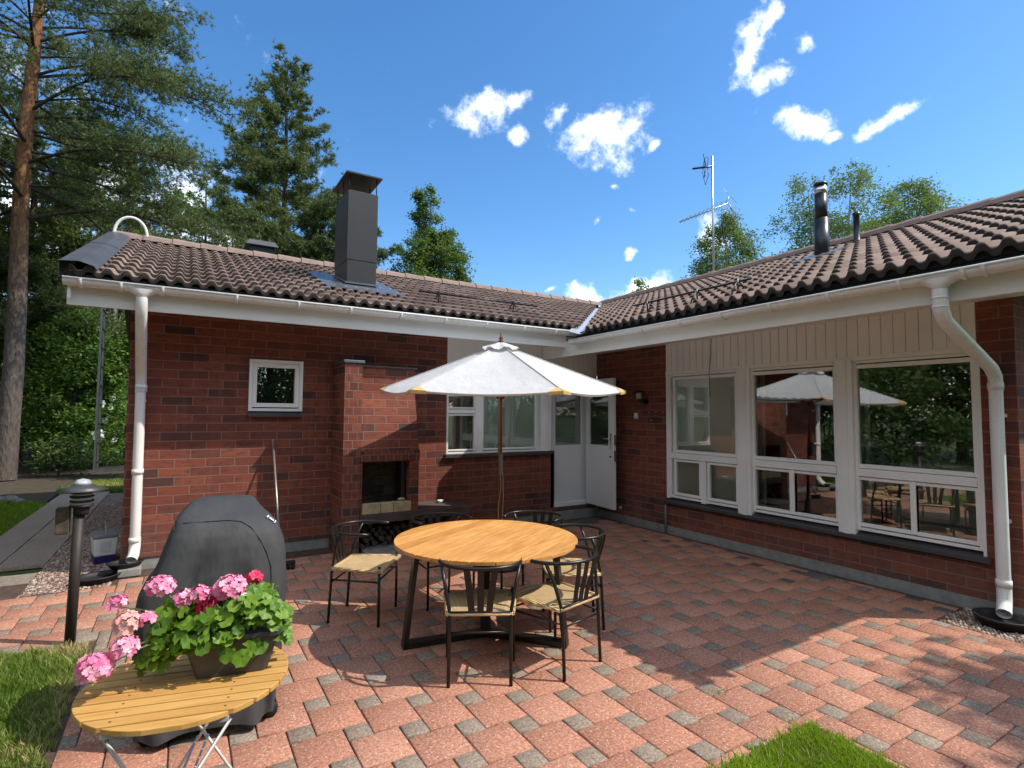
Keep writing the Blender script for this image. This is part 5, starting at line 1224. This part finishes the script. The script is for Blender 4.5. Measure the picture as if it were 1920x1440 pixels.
def pine(name, label, base, h, r0, lean, branches, tuft, tw, per, ntuft, group=None, top=True, bark=BARKP, mat=NEEDLE):
    """branches: list of (height, azimuth deg, length, rise)"""
    r = thing(name, label, 'tree', base, 0, group); tr = MB()
    k = 14; tp = [Vector((lean[0]*(i/k)+.05*math.sin(i*.8), lean[1]*(i/k), h*i/k)) for i in range(k+1)]
    tr.tube(tp, [r0*(1.18 if i == 0 else 1)*(1-.8*(i/k)**1.15) for i in range(k+1)], 14, caps=False); tr.build('trunk', bark, r)
    bm_ = MB(); C = []; D = []
    for bh, az, bl, rise in branches:
        f = bh/h; p = Vector((lean[0]*f, lean[1]*f, bh)); a = R_(az); e = p+Vector((math.cos(a)*bl, math.sin(a)*bl, rise*bl))
        br_ = max(.010, r0*.13*(1-f)+.007*bl); pts = limb(bm_, p, e, br_, .008, -.10 if rise < .1 else .04, 6, .05)
        m_ = max(5, int(bl*5.0))
        for q in range(m_):
            t_ = random.uniform(.22, 1.0); i = min(5, int(t_*6)); c = pts[i].lerp(pts[i+1], t_*6-i)
            a2 = a+random.choice((-1, 1))*random.uniform(.35, 1.25); l2 = bl*random.uniform(.16, .36)*(1.15-t_*.55)
            e2 = c+Vector((math.cos(a2)*l2, math.sin(a2)*l2, l2*random.uniform(-.12, .42))); limb(bm_, c, e2, .012, .004, 0, 3, .06, 4)
            nt = max(3, int(ntuft*l2/ .5))
            for w_ in range(nt):
                u_ = random.uniform(.25, 1.08); cc = c.lerp(e2, u_)+Vector((random.gauss(0, .13), random.gauss(0, .13), random.gauss(.02, .10)))*min(1.3, l2+.55); C.append(cc); D.append(((e2-c).normalized()*.6+Vector((0, 0, .55))).normalized())
    bm_.build('limb', BARKD, r)
    C = np.array(C); D = np.array(D); V, F = needles(C, D, tuft, tw, per); var = np.repeat(np.clip(RNG.normal(.5, .22, len(C)), 0, 1), per*3)
    raw('crown', V, F, mat, r, var=var); return r
def pine_branches(h0, h1, n, lmax, ltop, sec=None, rise=(.0, .35), power=1., jit=(.75, 1.15)):
    out = []
    for i in range(n):
        t_ = (i+random.random()*.6)/n; bh = h0+(h1-h0)*t_; L = (lmax*(1-t_**power)+ltop)*random.uniform(*jit)
        az = (i*137.5+random.uniform(-25, 25)) % 360 if sec is None else random.uniform(*sec)
        out.append((bh, az, L, rise[0]+(rise[1]-rise[0])*t_+random.uniform(-.08, .08)))
    return out
# the tall pine on the left
bb = pine_branches(6.4, 17.5, 38, 3.7, .9, None, (-.10, .25), 1.6)
bb += [(random.uniform(6.8, 12.5), random.uniform(140, 230), random.uniform(1.6, 3.4), random.uniform(-.2, .2)) for _ in range(14)]
bb += [(a_, b_, (c_*.84 if abs(b_) < 40 else c_), d_) for a_, b_, c_, d_ in [(10.3, -12, 4.6, .02), (9.6, -22, 3.4, -.10), (8.85, -18, 4.6, -.20), (7.9, -14, 4.2, -.28), (7.4, -24, 2.6, -.32), (11.2, -16, 4.4, .05), (9.2, -5, 3.8, -.06), (10.8, 4, 3.4, .05), (8.3, 2, 3.6, -.2), (8.6, 172, 2.4, -.1), (9.8, 160, 2.6, 0), (7.3, 186, 2.2, -.2), (11.6, -2, 4.0, .08), (12.2, -22, 4.0, .1)]]
pine('pine_tree', 'tall pine with orange upper trunk at the left edge of the garden', (-9.75, 10.8, 0), 19, .225, (.20, .05), bb, .125, .017, 12, 20, 'pines round the house')
pine('pine_tree', 'pointed pine standing behind the roof left of the chimney', (-1.75, 24.0, 0), 20.5, .24, (.1, .05), pine_branches(5.0, 20.2, 110, 3.5, 1.0, None, (0, .9), 1.35, (.5, 1.25))+pine_branches(17.8, 20.3, 16, .7, .45, None, (.6, 1.6), 1.), .21, .038, 12, 17, 'pines round the house', bark=BARKD)
pine('pine_tree', 'short slim pine behind the roof ridge between the tall pines', (-5.3, 28.5, 0), 15.3, .16, (.1, 0), pine_branches(4.5, 15.2, 50, 2.3, .7, None, (0, .6), 1.3, (.5, 1.3)), .22, .042, 11, 22, 'pines round the house', bark=BARKD)
pine('pine_tree', 'low bushy pine right behind the dark chimney', (1.0, 21.5, 0), 12.2, .18, (.1, 0), pine_branches(4.5, 12.0, 60, 2.4, .8, None, (0, .6), 1.6, (.5, 1.25)), .22, .042, 12, 24, 'pines round the house', bark=BARKD)
pine('pine_tree', 'pine cut by the left border of the view', (-15.2, 13.5, 0), 17, .2, (.2, 0), pine_branches(4.5, 16.5, 60, 4.0, .8, None, (-.1, .3), 1.4), .2, .03, 10, 16, 'pines round the house')
pine('spruce_tree', 'dark spruce filling the gap behind the left pine trunk', (-9.8, 19.5, 0), 14.5, .2, (0, 0), pine_branches(1.2, 14.2, 90, 2.7, .3, None, (-.25, .1), 1.0), .22, .04, 10, 18, bark=BARKD)
pine('spruce_tree', 'dark spruce in the woodland behind the white-flowered bush', (-6.6, 23, 0), 12.5, .2, (0, 0), pine_branches(1.0, 12.2, 80, 2.6, .3, None, (-.25, .1), 1.0), .24, .045, 10, 16, bark=BARKD)

def decid(name, label, base, h, r0, prof, nclump, cr, nleaf, lsize, mat, bark, group=None, lean=(0, 0), stems=1, wfac=.6, cat='tree', z0=.25):
    """prof: list of (height fraction, radius) of the crown"""
    r = thing(name, label, cat, base, 0, group); tr = MB(); k = 10
    hs_ = [p[0] for p in prof]; rs_ = [p[1] for p in prof]; paths = []
    for s in range(stems):
        ox, oy = (random.uniform(-.4, .4)*h*.12, random.uniform(-.4, .4)*h*.12) if stems > 1 else (0, 0)
        tp = [Vector((lean[0]*(i/k)+ox*(i/k)*2+.03*h*.2*math.sin(i*.9+s), lean[1]*(i/k)+oy*(i/k)*2, h*.97*i/k)) for i in range(k+1)]
        tr.tube(tp, [r0*(1-.88*(i/k)) for i in range(k+1)], 9, caps=False); paths.append(tp)
    tr.build('trunk', bark, r)
    bm_ = MB(); CC = []; var = []
    for c in range(nclump):
        f = random.uniform(hs_[0], hs_[-1]); R0 = float(np.interp(f, hs_, rs_)); a = c*2.39996+random.uniform(-.5, .5); q = R0*math.sqrt(random.uniform(.05, 1))
        tp = random.choice(paths); i = min(k-1, int(f*k*.92)); t0 = tp[max(1, i-1)]; ax_ = tp[min(k, i+1)]
        e = Vector((ax_.x+math.cos(a)*q, ax_.y+math.sin(a)*q, f*h)); limb(bm_, t0, e, max(.006, r0*.28*(1-f)), .004, -.05, 4, .07, 5)
        s_c = cr*random.uniform(.55, 1.25)*(.5+.5*min(1, R0/max(rs_))); m_ = int(nleaf*random.uniform(.6, 1.3)*(s_c/cr)**1.5)
        P = RNG.normal(size=(m_, 3))*np.array([s_c, s_c, s_c*.72])*.52 + np.array(e)
        CC.append(P); var.append(np.clip(RNG.normal(random.uniform(.3, .7), .2, m_), 0, 1))
    bm_.build('limb', bark, r)
    C = np.concatenate(CC); V, F = leafcloud(C, lsize, wfac); raw('crown', V, F, mat, r, var=np.repeat(np.concatenate(var), 4)); return r
decid('aspen_tree', 'leafy aspen behind the roof just right of the chimney', (1.75, 13.6, 0), 10.9, .13, [(.30, 1.4), (.5, 1.9), (.68, 1.4), (.8, .8), (.9, .35), (1.0, .04)], 190, .45, 260, .115, ASPENL, BARKD, 'leafy trees beyond the roofs', (-.35, .0), 2)
decid('aspen_tree', 'low leafy tree right of the aspen, lower and wider', (3.0, 13.2, 0), 9.2, .1, [(.45, 1.0), (.7, 1.5), (.85, 1.2), (1, .3)], 110, .44, 270, .115, ASPENL, BARKD, 'leafy trees beyond the roofs')
decid('birch_tree', 'tall loose birch rising behind the black flue pipe', (21.6, 7.9, 0), 14.5, .16, [(.40, 1.9), (.6, 2.3), (.82, 2.2), (.94, 1.5), (1, .6)], 200, .60, 190, .125, BIRCHL, BARKB, 'leafy trees beyond the roofs', (.2, 0), 2)
decid('birch_tree', 'broad birch right of the flue, half hidden by the roof', (27.5, 6.4, 0), 14.4, .16, [(.45, 2.2), (.7, 2.7), (.9, 2.0), (1, .6)], 190, .75, 240, .135, BIRCHL, BARKB, 'leafy trees beyond the roofs')
decid('birch_tree', 'birch between the aerial and the flue pipe', (17.2, 9.6, 0), 11.8, .13, [(.45, 1.7), (.7, 2.0), (.88, 1.3), (1, .3)], 150, .6, 260, .125, BIRCHL, BARKB, 'leafy trees beyond the roofs', (0, 0), 2)
decid('birch_tree', 'small treetop just left of the aerial behind the ridge', (13.0, 12.2, 0), 8.5, .1, [(.5, .9), (.8, .8), (1, .1)], 30, .4, 90, .15, BIRCHL, BARKB, 'leafy trees beyond the roofs')
pine('spruce_tree', 'dark conifer behind the ladder hoops, left of the slim pine', (-8.3, 20.5, 0), 13.2, .2, (0, 0), pine_branches(1.5, 13.0, 84, 2.7, .4, None, (-.1, .35), 1.1, (.6, 1.25)), .20, .038, 11, 20, bark=BARKD)
pine('pine_tree', 'dense pine crown just right of the tall trunk, further back', (-10.6, 16.2, 0), 12.4, .17, (.1, 0), pine_branches(3.5, 12.3, 66, 2.7, .8, None, (-.1, .5), 1.4, (.6, 1.2)), .18, .032, 12, 22, 'pines round the house', bark=BARKD)
decid('birch_tree', 'bright green birch behind the ladder hoops', (-8.1, 17.0, 0), 11.8, .13, [(.2, 1.5), (.5, 2.1), (.75, 1.8), (.92, 1.1), (1, .3)], 150, .6, 130, .12, BIRCHL, BARKB, 'leafy trees beyond the roofs', (.2, 0), 2)
decid('birch_tree', 'birch at the back left, behind the tall pine trunk', (-12.6, 17.5, 0), 12.5, .14, [(.15, 1.6), (.5, 2.2), (.8, 1.7), (1, .4)], 130, .65, 130, .13, BIRCHL, BARKB, 'leafy trees beyond the roofs')
def shrub(label, base, h, rad, n, cr, nl, ls, mat, cat='bush', name='garden_bush', **kw):
    return decid(name, label, base, h, .03, [(.12, rad*.8), (.45, rad), (.8, rad*.8), (1, rad*.25)], n, cr, nl, ls, mat, BARKD, 'bushes along the back of the garden', (0, 0), 4, kw.get('wfac', .62), cat)
shrub('tall leafy bush beside the pine trunk', (-8.7, 12.9, 0), 4.6, 1.25, 112, .42, 180, .115, SHRUBL)
shrub('tall leafy bush nearest the house gable', (-7.25, 13.4, 0), 4.4, 1.15, 100, .42, 180, .115, SHRUBL)
shrub('leafy bush left of the pine trunk', (-11.6, 13.2, 0), 4.2, 1.4, 100, .45, 165, .115, SHRUBL)
shrub('dark bush low behind the ladder foot', (-6.4, 15.5, 0), 4.6, 1.5, 90, .45, 110, .11, ASPENL)
shrub('dark leafy bush at the very back left', (-10.0, 16, 0), 4.8, 1.9, 100, .5, 110, .12, ASPENL)
for i, (x, y, h) in enumerate(((-14, 21, 7), (-11.5, 24, 8), (-8.5, 26, 7.5), (-5.5, 26, 7), (-16, 17, 6.5), (-3.0, 19.5, 5.5))):
    decid('woodland_tree', ['dense young tree in the dark woodland at the back left', 'dense young tree in the dark woodland at the back left'][0], (x, y, 0), h, .1, [(.03, 2.0), (.4, 2.6), (.8, 2.0), (1, .6)], 80, .8, 150, .19, ASPENL, BARKD, 'young trees in the back woodland')
shrub('low rhododendron with long pale leaves beside the pine trunk', (-8.75, 11.2, 0), 1.05, .55, 34, .22, 60, .12, RHODOL, wfac=.34)
hy = shrub('white-flowered bush beside the wall ladder', (-7.25, 10.4, 0), 2.2, .75, 60, .3, 90, .085, SHRUBL)
V = []; F = []; var = []
for k in range(44):
    a = random.uniform(0, 6.28); z = random.uniform(.5, 2.1); rr = .72*math.sin(min(3.0, .5+z*1.05))**.5; c = Vector((rr*math.cos(a), rr*math.sin(a), z))
    for q in range(16):
        d = Vector(RNG.normal(size=3)).normalized(); p = c+d*.055; t_ = d.orthogonal().normalized()*.03; b_ = d.cross(t_.normalized())*.03; o = len(V)
        V += [tuple(p+t_), tuple(p+b_), tuple(p-t_), tuple(p-b_)]; F.append((o, o+1, o+2, o+3)); var += [random.random()]*4
raw('blossom', V, F, PETALW, hy, var=var)
# border stones of the bed
for k in range(16):
    s = random.uniform(.07, .17); me_ = MB(); me_.lathe([(0, -.35), (.7, -.3), (1, 0), (.8, .38), (.4, .55), (0, .6)], 9, 0, Matrix.Scale(s, 4))
    for i, v in enumerate(me_.v): me_.v[i] = (v[0]*random.uniform(.85, 1.15), v[1]*random.uniform(.85, 1.15), v[2]*random.uniform(.85, 1.15))
    x = -11.2+k*.175; o = me_.build('border_stone', STONE, loc=(x, 8.1-.122*k+random.uniform(-.16, .16), s*.12), rot=(0, 0, random.random()*6))
    tag(o, 'grey boulder in the row edging the planting bed on the left', 'stone', 'boulders edging the left bed')
# trees beside and behind the viewpoint: mirrored in the panes, and shading the near right corner
decid('garden_tree', 'broad leafy tree outside the view at the right', (4.0, -11.1, 0), 9.0, .16, [(.5, 1.3), (.7, 1.8), (.9, 1.4), (1, .5)], 110, .62, 190, .15, BIRCHL, BARKB, 'trees outside the view')
for i, (x, y, h) in enumerate(((-15.5, 3.5, 12), (-18, -1.5, 13), (-16.5, -6, 11), (-20, 6.5, 14), (-19, 1.5, 12), (-17, -13, 11), (-12, -18, 12), (-7, -20, 12), (-2.5, -21, 13), (3, -20, 12), (8, -19, 12))):
    decid('garden_tree', 'leafy tree outside the view, round the far side of the garden', (x, y, 0), h, .2, [(.16, 1.9), (.5, 3.2), (.8, 2.4), (1, .5)], 110, 1.15, 170, .27, ASPENL, BARKD, 'trees outside the view')
for i, (x, y, h) in enumerate(((-13.5, 6.5, 3.4), (-14, 3.8, 3.8), (-13.2, 1.2, 3.2), (-14.2, -1.6, 4.0), (-13.6, -4.4, 3.5), (-13.8, -7.2, 3.8), (-11.5, -13.5, 3.8), (-8.2, -15, 4.2), (-4.8, -15.5, 3.8), (-1.4, -15, 4.2), (2, -15.5, 3.8))):
    decid('garden_bush', 'leafy bush outside the view, in the screen round the garden', (x, y, 0), h, .04, [(.03, 1.5), (.4, 1.8), (.8, 1.4), (1, .5)], 60, .6, 130, .16, ASPENL, BARKD, 'bushes outside the view', (0, 0), 3, cat='bush')
